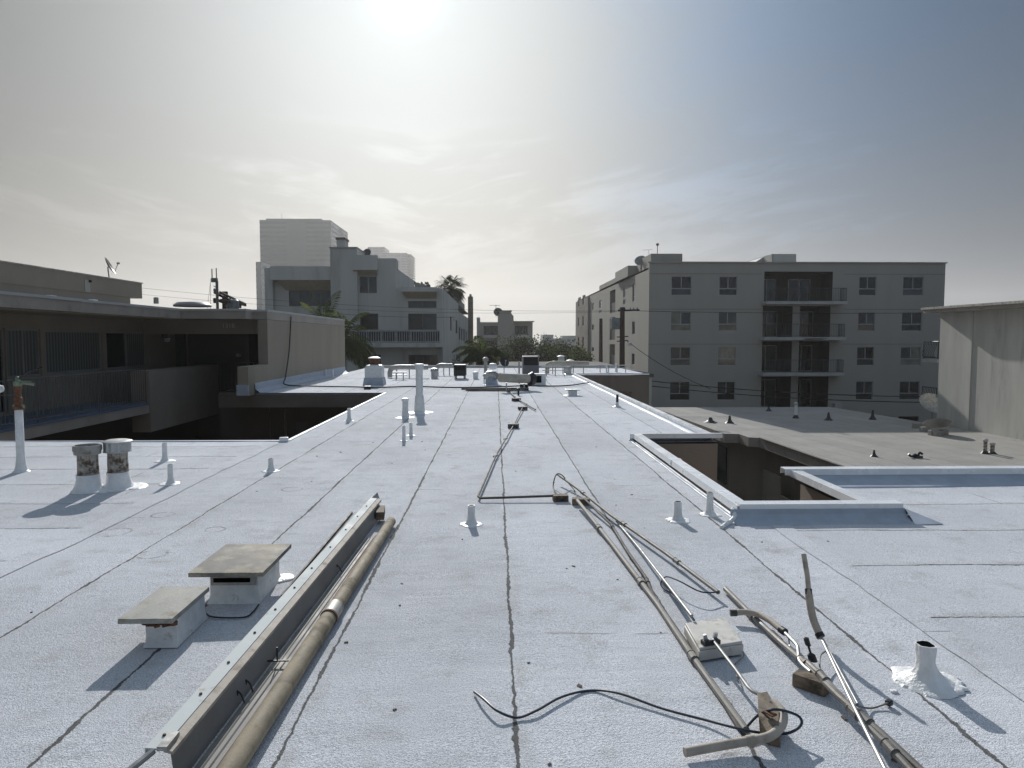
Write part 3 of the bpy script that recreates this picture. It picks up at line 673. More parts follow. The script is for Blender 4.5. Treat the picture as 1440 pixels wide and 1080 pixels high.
for a in (.092,.118,.146): tr.extrude([(a,-.157),(a+.005,-.151),(a+.010,-.157)], (xl(Y0),Y0-.5,zt_+.002), (xl(Y1),Y1-.81,zt_+.002))
tr.build('tray', 'fixture_gray', t)
for y in (2.52,2.82,3.10,3.42,3.72,4.05,4.4,4.85,5.3,5.7,6.05):
    MB().lathe([(.007,0),(.006,.005),(.001,.006)], 10, (xl(y),y,zt_-.001), .1).build('screw', 'rust' if y < 4.1 else 'pipe_dark', t)
for y in (3.02,3.12,4.75):
    hk = MB(); hk.tube(spline([(xl(y)+.035,y,.085),(xl(y)+.075,y+.01,.06),(xl(y)+.105,y-.02,.03)],4), .004, 6); hk.obox((xl(y)+.05,y+.02,.06), .012,.02,.01,.4)
    hk.build('clip', 'black_rubber', t)
MB().add([(xl(Y1)-.02,Y1-.05,zt_),(xl(Y1)+.05,Y1+.05,zt_-.07),(xl(Y1)+.02,Y1+.02,zt_+.035),(xl(Y1)+.045,Y1-.03,zt_-.03)],[(0,1,2),(0,3,2),(1,2,3),(0,1,3)]).build('end_plate', 'galv_dull', t)
cl = MB(); cl.obox((xl(Y0)+.03,Y0+.05,zt_-.005), .018,.05,.008, .0); cl.tube([(xl(Y0)-.05,Y0-.12,zt_-.03),(xl(Y0)+.0,Y0-.0,zt_-.012)], .012, 8); cl.build('end_clamp', 'chrome', t)
wd = MB().obox((xl(6.2)+.095,6.18,.075), .035,.13,.035,.12); wd = wd.build('timber_offcut', 'wood', bevel=.004)
tag(wd, 'small dark timber offcut wedged under the far end of the white channel', 'timber')
th = MB(); th.extrude([(-.006,0),(.006,0),(.006,.02),(-.006,.02)], (-1.30,4.25,.03), (-1.245,6.1,.085)); th.extrude([(.007,0),(.014,0),(.014,.006),(.007,.006)], (-1.30,4.25,.03), (-1.245,6.1,.085))
tag(th.build('metal_edge_strip', 'pipe_dark'), 'thin dark metal strip lying just left of the white channel', 'metal strip')
# timber batten strip + tan pipe
bt = MB(); bt.extrude([(-.009,0),(.009,0),(.009,.024),(-.009,.024)], (-1.016,2.2,.014), (-.949,5.6,.014)); tag(bt.build('wooden_batten', 'redwood'), 'narrow red-brown batten lying between the channel tray and the tan pipe', 'batten')
t = thing('tan_drain_pipe', (-.93,4.2,0), 'long dusty tan pipe with a collar lying beside the white channel', 'pipe')
MB().tube([(-.973,1.8,.046),(-.932,3.92,.046)], .044, 28).build('pipe', 'tan_pvc', t)
MB().tube([(-.932,3.93,.045),(-.893,6.0,.042)], .040, 28).build('far_pipe', 'tan_pvc', t)
MB().tube([(-.932,3.90,.047),(-.929,4.05,.047)], .048, 28).build('collar', 'galv_dull', t)
MB().tube([(-.9325,3.885,.047),(-.932,3.902,.047)], .0495, 28).build('collar_band', 'rust', t)
# T bracket
tb = MB(); p = G(390,930,.03); tb.box(p.x-.05,p.x+.055,p.y-.004,p.y+.004,.030,.036); tb.box(p.x-.003,p.x+.003,p.y-.003,p.y+.003,.036,.10)
tag(tb.build('wire_bracket', 'black_rubber'), 'small black T-shaped wire bracket standing on the channel tray', 'bracket')

tag(MB().tube(spline([G(283,853,.006),G(290,863,.006),G(303,868,.006),G(343,868,.006),G(356,860,.006),G(364,850,.008)],5), .005, 7).build('loose_wire', 'black_rubber'), 'short black wire lying round the foot of the larger metal-capped curb', 'wire')
# --------------------------------------------------------------- conduits on the right
def pix(pts, default=.02): return [G(p[0], p[1], p[2] if len(p) > 2 else default) for p in pts]
def pipe(name, pts, r, m, label, cat, n=10, sp=0, group=None, rads=None):
    P = pix(pts); P = spline(P, sp) if sp else P
    mb = MB().tube(P, r, n)
    if name == 'conduit':
        L = [0.0]
        for i in range(len(P)-1): L.append(L[-1]+(P[i+1]-P[i]).length)
        for f_ in (.22, .55, .83):
            d = L[-1]*f_; i = max(k for k in range(len(P)-1) if L[k] <= d); q = P[i].lerp(P[i+1], (d-L[i])/(L[i+1]-L[i])); u = (P[i+1]-P[i]).normalized()
            mb.tube([q-u*.03, q+u*.03], r*1.28, n); mb.tube([q-u*.036, q-u*.03], r*1.42, n); mb.tube([q+u*.03, q+u*.036], r*1.42, n)
    o = mb.build(name, m); return tag(o, label, cat, group)
def block(px, py, hx, hy, hz, rot, label, m='wood', z=0):
    c = G(px, py, hz+z); o = MB(); rr = random.Random(int(px))
    o.obox(c, hx, hy, hz, rot); o = o.build('wood_block', m, bevel=.004); return tag(o, label, 'wood block', 'wood blocks propping the conduits')
# bent conduit in the middle
t = thing('bent_conduit', G(697,640), 'thin dark conduit bent into an L in the middle of the roof', 'conduit')
P = [*pix([(735,573,.05),(723,597,.045),(697,641,.04),(674,694,.035)])] + pix([(672.5,698,.033),(675,700.5,.032)]) + pix([(700,700,.035),(788,697,.05)])
MB().tube(P, .012, 8).build('conduit', 'pipe_dark', t)
for px, py, z in ((697,641,.04),(711,617,.042)):
    q = G(px, py, z); MB().tube([q+Vector((-.02,-.06,-.001)), q+Vector((.02,.06,.001))], .018, 8).build('coupling', 'galv_dull', t)
block(735,574,.10,.06,.035,.2,'dark wood block at the far end of the bent conduit','pipe_dark')
block(722,599,.09,.07,.04,-.2,'dark wood block under the middle of the bent conduit','pipe_dark')
block(788,700,.075,.05,.03,.05,'dark wood block at the near right end of the bent conduit')
block(817,705,.085,.045,.03,-.15,'dark wood block under the hairpin of steel wires')
pipe('steel_wire', [(785,697,.05),(778,685,.02),(782,668,.14),(790,668,.13),(800,680,.05),(808,690,.02),(812,701,.05)], .006, 'pipe_dark', 'hairpin loop of bent wire between the two wood blocks', 'wire', 8, 6)
pipe('conduit', [(711,545,.03),(726,560,.04),(753,576,.03)], .016, 'pipe_dark', 'short dark conduit slanting behind the bent conduit', 'conduit')
block(726,562,.10,.07,.04,.5,'dark wood block under the short slanting conduit','pipe_dark')
q = G(729,556); lb = MB().lathe([(.03,0),(.03,.14),(.055,.15),(.05,.2),(.001,.22)], 10, q); tag(lb.build('pipe_elbow', 'black_rubber'), 'black upright pipe elbow beside the short slanting conduit', 'pipe elbow')
# bundle to the right
pipe('conduit', [(784,667,.10),(812,687,.06),(860,725,.05),(938,779,.045),(1010,833,.04)], .014, 'pipe_gray', 'long grey conduit ending open beside the loop of thin cable', 'conduit')
pipe('conduit', [(812,704,.062),(858,762,.018),(925,850,.018),(975,925,.018),(1018,985,.018),(1049,1027,.018)], .017, 'pipe_gray', 'long grey conduit running under the white equipment box to the dark cable', 'conduit')
pipe('conduit', [(822,702,.06),(860,738,.03),(882,775,.01),(908,812,.01),(920,840,.01),(962,900,.01),(1003,965,.01),(1041,1027,.01)], .011, 'pipe_dark', 'thin dark conduit hugging the left side of the long grey one', 'conduit')
t = thing('steel_rod', G(950,840), 'bright thin steel rod passing over the white equipment box', 'rod')
MB().tube(pix([(867,733,.02),(900,772,.035),(935,817,.06),(973,866,.10)]), .009, 10).build('rod', 'chrome', t)
MB().tube(pix([(1001,898,.095),(1035,942,.085),(1052,966,.08),(1058,972,.08),(1068,977,.08)]), .0085, 10).build('near_rod', 'chrome', t)
MB().tube(pix([(931,818,.03),(952,840,.035),(968,862,.07),(976,872,.08)]), .007, 8).build('side_rod', 'pipe_gray', t)
pipe('thin_cable', [(1010,833,.04),(985,832,.06),(955,817,.08),(937,811,.06),(929,819,.03),(933,828,.01),(944,834,.01),(955,845,.02),(968,862,.05)], .0045, 'cable', 'thin looped cable joining the open conduit end to the steel rod', 'cable', 8, 6)
# equipment box
t = thing('equipment_box', G(1004,905), 'cream electrical box with clamps lying under the steel rod', 'equipment box')
A = G(962,876,.075); Bp = G(983,913,.075); Cc = G(1046,903,.075); D = Bp - Vector(Bp) + (A + (Cc-Bp))
bx = MB()
def lid4(mb, q, z0, z1, s=1.0):
    c = (q[0]+q[1]+q[2]+q[3])/4
    vs = [Vector((*(c+(p-c)*s).xy, z0)) for p in q]+[Vector((*(c+(p-c)*s).xy, z1)) for p in q]
    mb.add(vs, [(3,2,1,0),(4,5,6,7),(0,1,5,4),(1,2,6,5),(2,3,7,6),(3,0,4,7)])
Q = [A, Bp, Cc, D]
lid4(bx, Q, .012, .062); bx.build('case', 'box_cream', t, bevel=.005)
bx = MB(); lid4(bx, Q, .0635, .078, .96); bx.build('lid', 'box_cream', t, bevel=.004)
u_ = (Cc-Bp).normalized(); v2 = (A-Bp).normalized(); rotb = math.atan2(u_.y, u_.x)
cl = MB(); c0 = Bp + u_*.075 + v2*.03
cl.obox((c0.x,c0.y,.090), .045,.02,.010, rotb); cl.build('clamp_base', 'black_rubber', t)
for dd, nm in ((0,'near'),(1,'far')):
    b0 = c0 + Vector((0,0,0)) if dd == 0 else A + u_*.03 + v2*.05
    wg = MB()
    for sg in (-1, 1):
        a = Vector((b0.x,b0.y,.098)) + u_*sg*.012
        wg.add([a, a+u_*sg*.026, a+u_*sg*.03+Vector((0,0,.028)), a+u_*sg*.012+Vector((0,0,.03)), a+v2*.018, a+u_*sg*.026+v2*.018, a+u_*sg*.03+v2*.018+Vector((0,0,.028)), a+u_*sg*.012+v2*.018+Vector((0,0,.03))],
               [(0,1,2,3),(7,6,5,4),(0,4,5,1),(1,5,6,2),(2,6,7,3),(3,7,4,0)])
    wg.obox((b0.x,b0.y,.093), .014,.012,.012, rotb)
    wg.build('wing_clamp', 'galv', t)
for k, f_ in enumerate((.15,.35,.88)):
    q = Bp + (Cc-Bp)*f_; MB().lathe([(.015,0),(.015,.02),(.010,.022),(.001,.02)], 12, (0,0,0)).build('knob', 'black_rubber', t)
    o = t.children[-1]; o.location = Vector((q.x - t.location.x, q.y - t.location.y - .002, .035 - t.location.z)); o.rotation_euler = (R(90), 0, rotb)
    o.data.transform(Matrix.Translation(t.location))
pipe('thin_cable', [(1043,912,.03),(1046,922,.02),(1038,930,.01),(1033,936,.008),(1038,952,.008),(1043,966,.01)], .003, 'pipe_gray', 'short pale wire trailing from the right end of the equipment box', 'cable', 6, 5)
# stained block and tan flex conduit bend
t = thing('stained_block', G(1085,1010), 'brown stained post block that the tan bent conduit wraps round', 'block')
bb = MB(); c = G(1082,1012,.055)
vs = [G(1065,974,.10),G(1079,972,.10),G(1096,1000,.10),G(1095,1020,.09),G(1078,1030,.05),G(1067,1010,.09)]
low = [Vector((p.x+.004, p.y-.012, .004)) for p in vs]
bb.add(vs+low, [(0,1,2,3,4,5),(11,10,9,8,7,6)]+[(i,(i+1)%6,(i+1)%6+6,i+6) for i in range(6)]); bb.build('block', 'brown_bracket', t, bevel=.003)
pl = MB(); q = G(1083,1003,.107); pl.obox(q, .014,.022,.003,.5); pl.build('plate', 'rust', t)
pipe('flex_conduit', [(963,1058,.03),(1000,1051,.035),(1040,1044,.04),(1065,1040,.05),(1085,1034,.06),(1099,1020,.075),(1101,1004,.085),(1092,992,.09),(1086,988,.09)], .018, 'tan_conduit', 'thick tan conduit curling round the brown stained block at the bottom', 'conduit', 16, 7)
pipe('flex_collar', [(1050,1042.5,.043),(1062,1040.5,.048)], .0215, 'tan_conduit', 'collar joint on the thick tan conduit at the bottom', 'collar', 16)
# blue-black cable
pipe('loose_cable', [(667,973,.012),(680,983,.03),(700,1000,.03),(727,1009,.012),(755,999,.02),(790,980,.02),(830,971,.008),(870,975,.02),(930,996,.015),(990,1012,.02),(1040,1025,.035),(1075,1031,.02),(1108,1031,.03),(1126,1020,.06),(1124,1008,.08),(1105,1000,.10),(1085,998,.12),(1066,1006,.07),(1050,1022,.03)], .0055, 'cable', 'long blue-black cable snaking across the bottom of the roof, looped at its right end', 'cable', 10, 8)
# right-hand bundle
pipe('conduit', [(1020,828,.02),(1060,868,.02),(1100,905,.03),(1135,935,.05),(1180,980,.07),(1240,1032,.06),(1300,1088,.04)], .016, 'pipe_gray', 'grey conduit crossing the wood block in the right-hand bundle, with an open far end', 'conduit')
pipe('conduit', [(1133,930,.055),(1155,950,.07),(1200,1000,.06),(1250,1050,.05),(1285,1088,.04)], .015, 'pipe_gray', 'second grey conduit lying parallel on the left of the right-hand bundle', 'conduit')
q = pix([(1085,890,.024),(1097,902,.026)]); tag(MB().tube(q, .019, 10).build('coupling', 'pipe_dark'), 'dark coupling on the open-ended conduit of the right-hand bundle', 'coupling')
block(1141,960,.035,.075,.03,.75,'weathered wood block under the right-hand conduit bundle')
t = thing('curved_conduit', G(1075,870), 'curved tan conduit piece with a bent steel tail, left of the wood block', 'conduit')
P = spline(pix([(1030,862,.045),(1048,861,.05),(1066,864,.055),(1083,873,.058),(1099,886,.055)]), 6)
MB().tube(P, .017, 14).build('conduit', 'tan_conduit', t)
MB().tube(pix([(1027,862,.045),(1036,862,.046)]), .0185, 14).build('end_cap', 'pipe_dark', t)
MB().tube(pix([(1098,885,.055),(1104,889,.055)]), .020, 14).build('collar', 'black_rubber', t)
MB().tube(spline(pix([(1102,888,.055),(1112,898,.06),(1121,908,.062),(1123,918,.06),(1124,928,.05),(1130,936,.05),(1140,945,.055)]), 6), .009, 10).build('steel_tail', 'chrome', t)
MB().tube(spline(pix([(1100,890,.05),(1108,896,.035),(1110,906,.02),(1110,920,.008)]), 5), .004, 6).build('wire', 'frame', t)
# leaning pole piece
t = thing('leaning_pole', (1.68,3.6,0), 'short tan pole piece leaning upright from a thin steel rod at the right', 'pole')
Ps = [Vector((1.672,3.76,.43)), Vector((1.668,3.70,.33)), Vector((1.660,3.655,.24))]
MB().tube(Ps, .0135, 14).build('upper_pole', 'tan_conduit', t)
MB().tube([Vector((1.664,3.675,.27)), Vector((1.662,3.66,.23))], .0185, 14).build('joint', 'pipe_dark', t)
MB().tube(spline([Vector((1.661,3.66,.245)), Vector((1.664,3.64,.18)), Vector((1.672,3.62,.12)), Vector((1.69,3.585,.055))], 6), .0195, 14).build('lower_pole', 'tan_conduit', t)
MB().tube([Vector((1.687,3.592,.062)), Vector((1.694,3.575,.045))], .0225, 14).build('collar', 'black_rubber', t)
MB().tube([Vector((1.692,3.58,.05)), *pix([(1200,992,.10),(1248,1088,.16)])], .0075, 10).build('rod', 'chrome', t)
MB().tube([Vector((1.70,3.57,.04)), *pix([(1190,960,.09),(1206,990,.09)])], .005, 8).build('wire', 'chrome', t)
pipe('thin_cable', [(1162,915,.05),(1154,922,.05),(1153,938,.04),(1160,955,.03),(1178,975,.06),(1200,990,.05),(1222,996,.01),(1240,992,.01),(1249,988,.02)], .004, 'pipe_gray', 'thin grey cable curling from the leaning pole to a small black plug', 'cable', 8, 6)
q = G(1250,988,.015); tag(MB().obox(q, .014,.012,.012,.5).build('cable_plug', 'black_rubber', bevel=.004), 'small black plug at the end of the thin grey cable', 'plug')
q = G(1146,938,.0); fi = MB(); fi.lathe([(.022,.03),(.02,.06),(.006,.07),(.006,.10),(.014,.105),(.014,.14),(.001,.145)], 10, q, 0, (-.3,.1)); tag(fi.build('pipe_fitting', 'black_rubber'), 'small dark bulb-shaped fitting beside the wood block', 'fitting')

# --------------------------------------------------------------- far clutter on our roof
cG = lambda px, py: G(px, py)
# painted chimney
c = G(527,541); t = thing('roof_chimney', (c.x,c.y,0), 'white painted square chimney with rusty neck at the far left of the white roof', 'chimney')
MB().add([(c.x+sx*a, c.y+sy*a, z) for a, z in ((.35,0),(.315,.24),(.31,.25)) for sx, sy in ((-1,-1),(1,-1),(1,1),(-1,1))],
    [(i*4+k, i*4+(k+1)%4, (i+1)*4+(k+1)%4, (i+1)*4+k) for i in range(2) for k in range(4)]).build('base', 'membrane', t)
MB().add([(c.x+sx*a, c.y+sy*a, z) for a, z in ((.29,.25),(.29,.60),(.24,.68),(.15,.70)) for sx, sy in ((-1,-1),(1,-1),(1,1),(-1,1))],
    [(i*4+k, i*4+(k+1)%4, (i+1)*4+(k+1)%4, (i+1)*4+k) for i in range(3) for k in range(4)]+[(12,13,14,15)]).build('stack', 'paint_white', t)
MB().lathe([(.16,.70),(.15,.80),(.19,.83),(.19,.90),(.15,.92)], 14, c, .05).build('neck', 'rust', t)
MB().lathe([(.21,.915),(.22,.93),(.12,.97),(.001,.98)], 14, c).build('cap', 'paint_white', t)
# cable run across the roof and up the wall
P = [Vector((-7.0,24.6,2.35)), Vector((-6.97,24.2,1.2)), Vector((-6.93,23.6,.35)), Vector((-6.85,23.3,.1))]+pix([(440,543,.04),(500,544,.04),(527,545,.04),(580,543.5,.04),(640,545,.05),(700,544,.04),(736,542.5,.06),(770,543,.04),(800,542,.04),(828,538,.05)])
tag(MB().tube(spline(P,5), .022, 8).build('black_cable', 'black_rubber'), 'long black cable down the tan wall and straight across the far white roof', 'cable')
block(737,544,.13,.12,.09,0,'dark block under the long black cable near the air conditioner','black_rubber')
block(517,545,.10,.10,.05,0,'dark block under the long black cable below the white chimney','black_rubber')
bu = MB(); r5 = random.Random(5); q = G(708,548.5,.02)
for i in range(9): bu.tube([q+Vector((-1.0+r5.uniform(-.3,.1), r5.uniform(-.2,.2), r5.uniform(0,.05))), q+Vector((.4+r5.uniform(-.2,.4), r5.uniform(-.25,.2), r5.uniform(0,.06)))], .018, 6)
tag(bu.build('scrap_conduits', 'pipe_dark'), 'low heap of dark scrap conduits lying before the black cable', 'scrap pile')
pipe('rusty_rod', [(657,548,.02),(700,549,.02)], .014, 'pipe_dark', 'thin dark rod lying left of the scrap conduits', 'rod')
# dark condenser
def condenser(px0, px1, pyt, pyb, label, m, depth=.8, legs=.12, grille=True):
    c0 = G((px0+px1)/2, pyb); Y = c0.y; x0 = AT(px0, pyb, Y).x; x1 = AT(px1, pyb, Y).x; zt = AT((px0+px1)/2, pyt, Y).z
    t = thing('air_conditioner', (c0.x, Y, 0), label, 'air conditioner')
    MB().box(x0,x1,Y,Y+depth,legs,zt).build('casing', m, t, bevel=.02)
    if grille: 
        g_ = MB(); H = zt-legs
        for i in range(9): z = legs+H*.55+i*H*.045; g_.box(x0+.06,x1-.06,Y-.012,Y-.004,z,z+H*.025)
        g_.build('grille', 'ac_black', t)
        MB().box(x0+.05,x1-.05,Y-.004,Y-.001,legs+H*.52,zt-.05).build('grille_back', 'black', t)
    for sx in (x0+.06, x1-.06):
        for sy in (Y+.06, Y+depth-.06): MB().box(sx-.03,sx+.03,sy-.03,sy+.03,0,legs).build('leg', 'rail_gray', t)
    return t
condenser(735,758,501,531,'tall dark grey air conditioner with a black upper grille, right of the dish','ac_dark')
condenser(638,655,513,533,'black slatted air conditioner box on legs, left of centre','ac_black',grille=True)
# satellite dish on our roof
def dish(loc, r, yaw, pitch, label, m='dish_gray', mast=.5, arm=True, name='satellite_dish'):
    loc = Vector(loc); t = thing(name, loc, label, 'satellite dish')
    top = loc + Vector((0,0,mast)); n = Vector((math.sin(yaw)*math.cos(pitch), math.cos(yaw)*math.cos(pitch), math.sin(pitch)))
    rm = n.to_track_quat('Z','Y').to_matrix(); d = MB(); k = 22; rings = [0,.35,.7,1.0]
    for back in (0, .012):
        for q in rings:
            for j in range(k):
                a = 2*math.pi*j/k; d.v.append(top + rm @ Vector((r*q*math.cos(a), r*q*math.sin(a)*1.08, r*.22*q*q - back)))
    o = len(rings)*k
    for b in (0, o):
        for i in range(len(rings)-1):
            for j in range(k): d.f.append((b+i*k+j, b+i*k+(j+1)%k, b+(i+1)*k+(j+1)%k, b+(i+1)*k+j))
    for j in range(k): d.f.append((o-k+j, o-k+(j+1)%k, 2*o-k+(j+1)%k, 2*o-k+j))
    d.build('reflector', m, t)
    MB().tube([loc, top-n*.03], max(.018, r*.05), 8).build('mast', 'rail_gray', t)
    if arm:
        f = top + n*r*1.15 - Vector((0,0,r*.15)); lo = top - Vector((0,0,r*.9)).lerp(Vector((0,0,0)), 0)
        MB().tube([top+rm @ Vector((0,-r*.9,r*.15)), f], max(.01, r*.03), 6).build('arm', 'rail_gray', t)
        MB().obox(f, r*.10, r*.14, r*.1, yaw).build('receiver', 'rail_gray', t)
    return t
q = G(709,531); dish(q, .19, R(160), R(30), 'small dark satellite dish on a short mast left of the tall air conditioner', 'rail_iron', .62)
# silver turbine vent
q = G(691,541); t = thing('turbine_vent', (q.x,q.y,0), 'silver dome-topped turbine vent before the tan duct', 'vent')
MB().lathe([(.30,0),(.22,.02),(.20,.18),(.26,.2)], 18, q, .03).build('base', 'membrane', t)
tv = MB(); n = 20
for k in range(n):
    a = 2*math.pi*k/n; rs = [(.24,.2),(.29,.29),(.27,.38),(.14,.44)]
    P0 = [q+Vector((r_*math.cos(a+.25*i), r_*math.sin(a+.25*i), z)) for i, (r_, z) in enumerate(rs)]; P1 = [q+Vector((r_*.93*math.cos(a+.25*i+.25), r_*.93*math.sin(a+.25*i+.25), z)) for i, (r_, z) in enumerate(rs)]
    for i in range(3): tv.quad(P0[i],P1[i],P1[i+1],P0[i+1])
tv.lathe([(.2,.44),(.16,.47),(.001,.49)], 16, q); tv.build('turbine', 'galv', t)
MB().tube([q+Vector((-.25,-.1,-0)), q+Vector((-.25,-.1,.35))], .02, 6).build('stay', 'frame', t)
MB().lathe([(.001,.5),(.12,.52),(.16,.62),(.12,.72),(.001,.74)], 14, q+Vector((.05,.9,-.02))).build('dome', 'paint_white', t)
# tan duct drum with flared end
q0 = G(703,531,.42); q1 = G(748,533,.34); t = thing('tan_duct', G(725,535), 'fat tan duct on stands ending in a black flared mouth, before the air conditioner', 'duct')
MB().tube([q0, q0.lerp(q1,.9)], .14, 18).build('duct', 'tan_duct', t)
MB().tube([q0.lerp(q1,.88), q0.lerp(q1,.97), q1+Vector((.12,0,-.04))], .2, 18, rads=[.15,.23,.14]).build('mouth', 'black_rubber', t)
for f_ in (.2,.75): p = q0.lerp(q1,f_); MB().box(p.x-.02,p.x+.02,p.y-.15,p.y+.15,0,p.z-.15).build('stand', 'galv', t)
ln = G(730,539); tag(MB().tube([ln, ln+Vector((0,0,.78))], .03, 8).build('steel_post', 'galv_dull'), 'thin grey steel post right before the tan duct', 'post')
# flue pipe
q = G(683,528); tag(MB().lathe([(.16,0),(.10,.05),(.075,.12),(.075,.62),(.13,.64),(.13,.74),(.04,.80),(.001,.80)], 14, q).build('flue_pipe', 'galv_dull'), 'grey capped flue pipe at the far centre, right of the black slatted box', 'flue')
# low duct frames (pipe racks) along the far edge
def rack(px0, px1, py, h, label, m='duct', n=3, drum=True):
    a = G(px0, py); b = G(px1, py); t = thing('duct_run', ((a.x+b.x)/2, a.y, 0), label, 'duct', 'low silver ducts along the far roof edge')
    if drum:
        MB().tube(spline([Vector((a.x-.02,a.y,.02)), Vector((a.x,a.y,h*.6)), Vector((a.x+.2,a.y,h)), Vector((b.x,b.y,h))],5), .10, 12).build('duct', m, t)
    else:
        MB().box(a.x,b.x,a.y,a.y+.05,h-.04,h).build('rail', m, t); MB().box(a.x,b.x,a.y,a.y+.05,h*.55,h*.55+.03).build('rail', m, t)
    for i in range(n):
        x = a.x+(b.x-a.x)*(i+.5)/n; MB().box(x-.02,x+.02,a.y+.01,a.y+.04,0,h-.03).build('stand', 'galv_dull', t)
    return t
rack(549,602,531,.42,'curved silver duct run right of the white chimney')
rack(612,636,528,.42,'short silver duct run left of the black slatted box')
rack(770,828,526,.48,'long pale duct run at the far right of the white roof',m='tan_duct',n=4)
rack(762,800,529,.42,'low silver pipe rack right of the tall air conditioner','galv',3,False)
rack(552,572,534,.30,'short low pipe rack just right of the white chimney','galv',2,False)
rack(838,886,524,.36,'low pipe rack on the extension roof at the far right','galv',4,False)
for px, py, w_, h_, lab in ((611,532,.28,.42,'squat silver goose-neck vent midway along the far roof edge'),(799,526,.30,.36,'squat silver box vent at the far right beside the pale duct run'),(669,533,.2,.3,'small white dome vent right of the black slatted box')):
    q = G(px, py); tag(MB().lathe([(w_*.7,0),(w_*.5,.03),(w_*.5,h_*.6),(w_*.6,h_*.7),(w_*.45,h_*.95),(.001,h_)], 12, q).build('roof_vent', 'galv' if w_ > .25 else 'paint_white'), lab, 'vent')
for px, py in ((853,524),(866,523)):
    q = G(px, py); tag(MB().lathe([(.08,0),(.04,.04),(.04,.42),(.001,.42)], 10, q).build('vent_pipe', 'paint_white'), ('slim white vent pipe on the extension roof, the left one' if px < 860 else 'slim white vent pipe on the extension roof, the right one'), 'vent')
for px, lab in ((458,'left'),(468,'right')):
    q = G(px, 531); tag(MB().lathe([(.09,0),(.04,.06),(.035,.34),(.001,.34)], 10, q).build('vent_pipe', 'paint_white'), 'slim white vent pipe by the end of the tan wall, the %s one' % lab, 'vent')
# far kerb of our roof
MB().box(-7.05,6.8,38.9,39.1,-.02,.13).build('parapet', 'stucco_cream', home)

# ================================================================== neighbouring buildings
class Face:
    """a plane on a building: pixels or metres -> (u, z); collects holes, then builds wall + windows"""
    def __init__(s, parent, O, U, N): s.p = parent; s.O = Vector(O); s.U = Vector(U); s.N = Vector(N); s.h = []
    def pt(s, u, z, d=0): return s.O + s.U*u + Vector((0,0,z)) - s.N*d
    def bar(s, mb, a, b, c, d, d0, d1):
        """box spanning u a..b, z c..d, depth d0..d1 behind the face"""
        P = [s.pt(a,c,d0),s.pt(b,c,d0),s.pt(b,c,d1),s.pt(a,c,d1),s.pt(a,d,d0),s.pt(b,d,d0),s.pt(b,d,d1),s.pt(a,d,d1)]
        mb.add(P, [(0,3,2,1),(4,5,6,7),(0,1,5,4),(1,2,6,5),(2,3,7,6),(3,0,4,7)])
    def window(s, a, b, c, d, style='slider', glass=('glass','glass'), depth=.14, frame='frame', fw=.05, label=None, name='window', hole=True, sill=False):
        if hole: s.h.append((a, b, c, d, depth))
        fr = MB(); D = depth-.06; E = depth+.02
        s.bar(fr, a, b, c, c+fw, D, E); s.bar(fr, a, b, d-fw, d, D, E)
        s.bar(fr, a, a+fw, c+fw, d-fw, D, E); s.bar(fr, b-fw, b, c+fw, d-fw, D, E)
        m = (a+b)/2; lo = c+fw
        if style == 'apt':     # slider over a fixed strip
            lo = c+(d-c)*.36; s.bar(fr, a+fw, b-fw, lo-fw*.7, lo+fw*.7, D, E); s.bar(fr, m-fw*.6, m+fw*.6, lo+fw*.7, d-fw, D, E)
        elif style == 'slider': s.bar(fr, m-fw*.6, m+fw*.6, c+fw, d-fw, D, E)
        elif style == 'quad':
            for q in (.25,.5,.75): s.bar(fr, a+(b-a)*q-fw*.4, a+(b-a)*q+fw*.4, c+fw, d-fw, D, E)
        if sill: s.bar(fr, a-.06, b+.06, c-.06, c, -.05, D-.01)
        w = fr.build(name, frame, s.p)
        if label: w['label'] = label
        def pane(x0, x1, z0, z1, g):
            q = MB(); s.bar(q, x0, x1, z0, z1, depth-.02, depth+.004); q.build('pane', g, w)
        if style == 'apt':
            pane(a+fw, m-fw*.6, lo+fw*.7, d-fw, glass[0]); pane(m+fw*.6, b-fw, lo+fw*.7, d-fw, glass[1]); pane(a+fw, b-fw, c+fw, lo-fw*.7, glass[-1])
        elif style == 'slider': pane(a+fw, m-fw*.6, c+fw, d-fw, glass[0]); pane(m+fw*.6, b-fw, c+fw, d-fw, glass[1])
        else: pane(a+fw, b-fw, c+fw, d-fw, glass[0])
        return w
    def build(s, u0, u1, z0, z1, m, extra=(), name='wall'):
        mb = MB(); mb.wall(s.O, s.U, s.N, u0, u1, z0, z1, [*s.h, *extra]); return mb.build(name, m, s.p)
def railing(parent, P0, P1, z0, z1, m, step=.12, r=.011, posts=1.5, name='railing', belly=0, bars=True, label=None):
    P0 = Vector((*P0,0)); P1 = Vector((*P1,0)); L = (P1-P0).length; d = (P1-P0)/L; mb = MB()
    for z in (z0+.08, z1): mb.tube([P0+Vector((0,0,z)), P1+Vector((0,0,z))], r*1.6, 4)
    n = max(1, round(L/posts))
    for i in range(n+1): p = P0+d*(L*i/n); mb.tube([p+Vector((0,0,z0)), p+Vector((0,0,z1))], r*1.7, 4)
    nn = Vector((d.y,-d.x,0))
    if bars:
        k = max(1, round(L/step))
        for i in range(1,k):
            p = P0+d*(L*i/k)
            if belly:
                mb.tube([p+Vector((0,0,z1)), p+nn*belly*.15+Vector((0,0,z1-(z1-z0)*.25)), p+nn*belly+Vector((0,0,z0+(z1-z0)*.35)), p+nn*belly*.7+Vector((0,0,z0+.16)), p+Vector((0,0,z0+.08))], r, 4)
            else: mb.tube([p+Vector((0,0,z0+.08)), p+Vector((0,0,z1))], r, 4, cap=False)
    o = mb.build(name, m, parent)
    if label: o['label'] = label
    return o
GB = -6.6

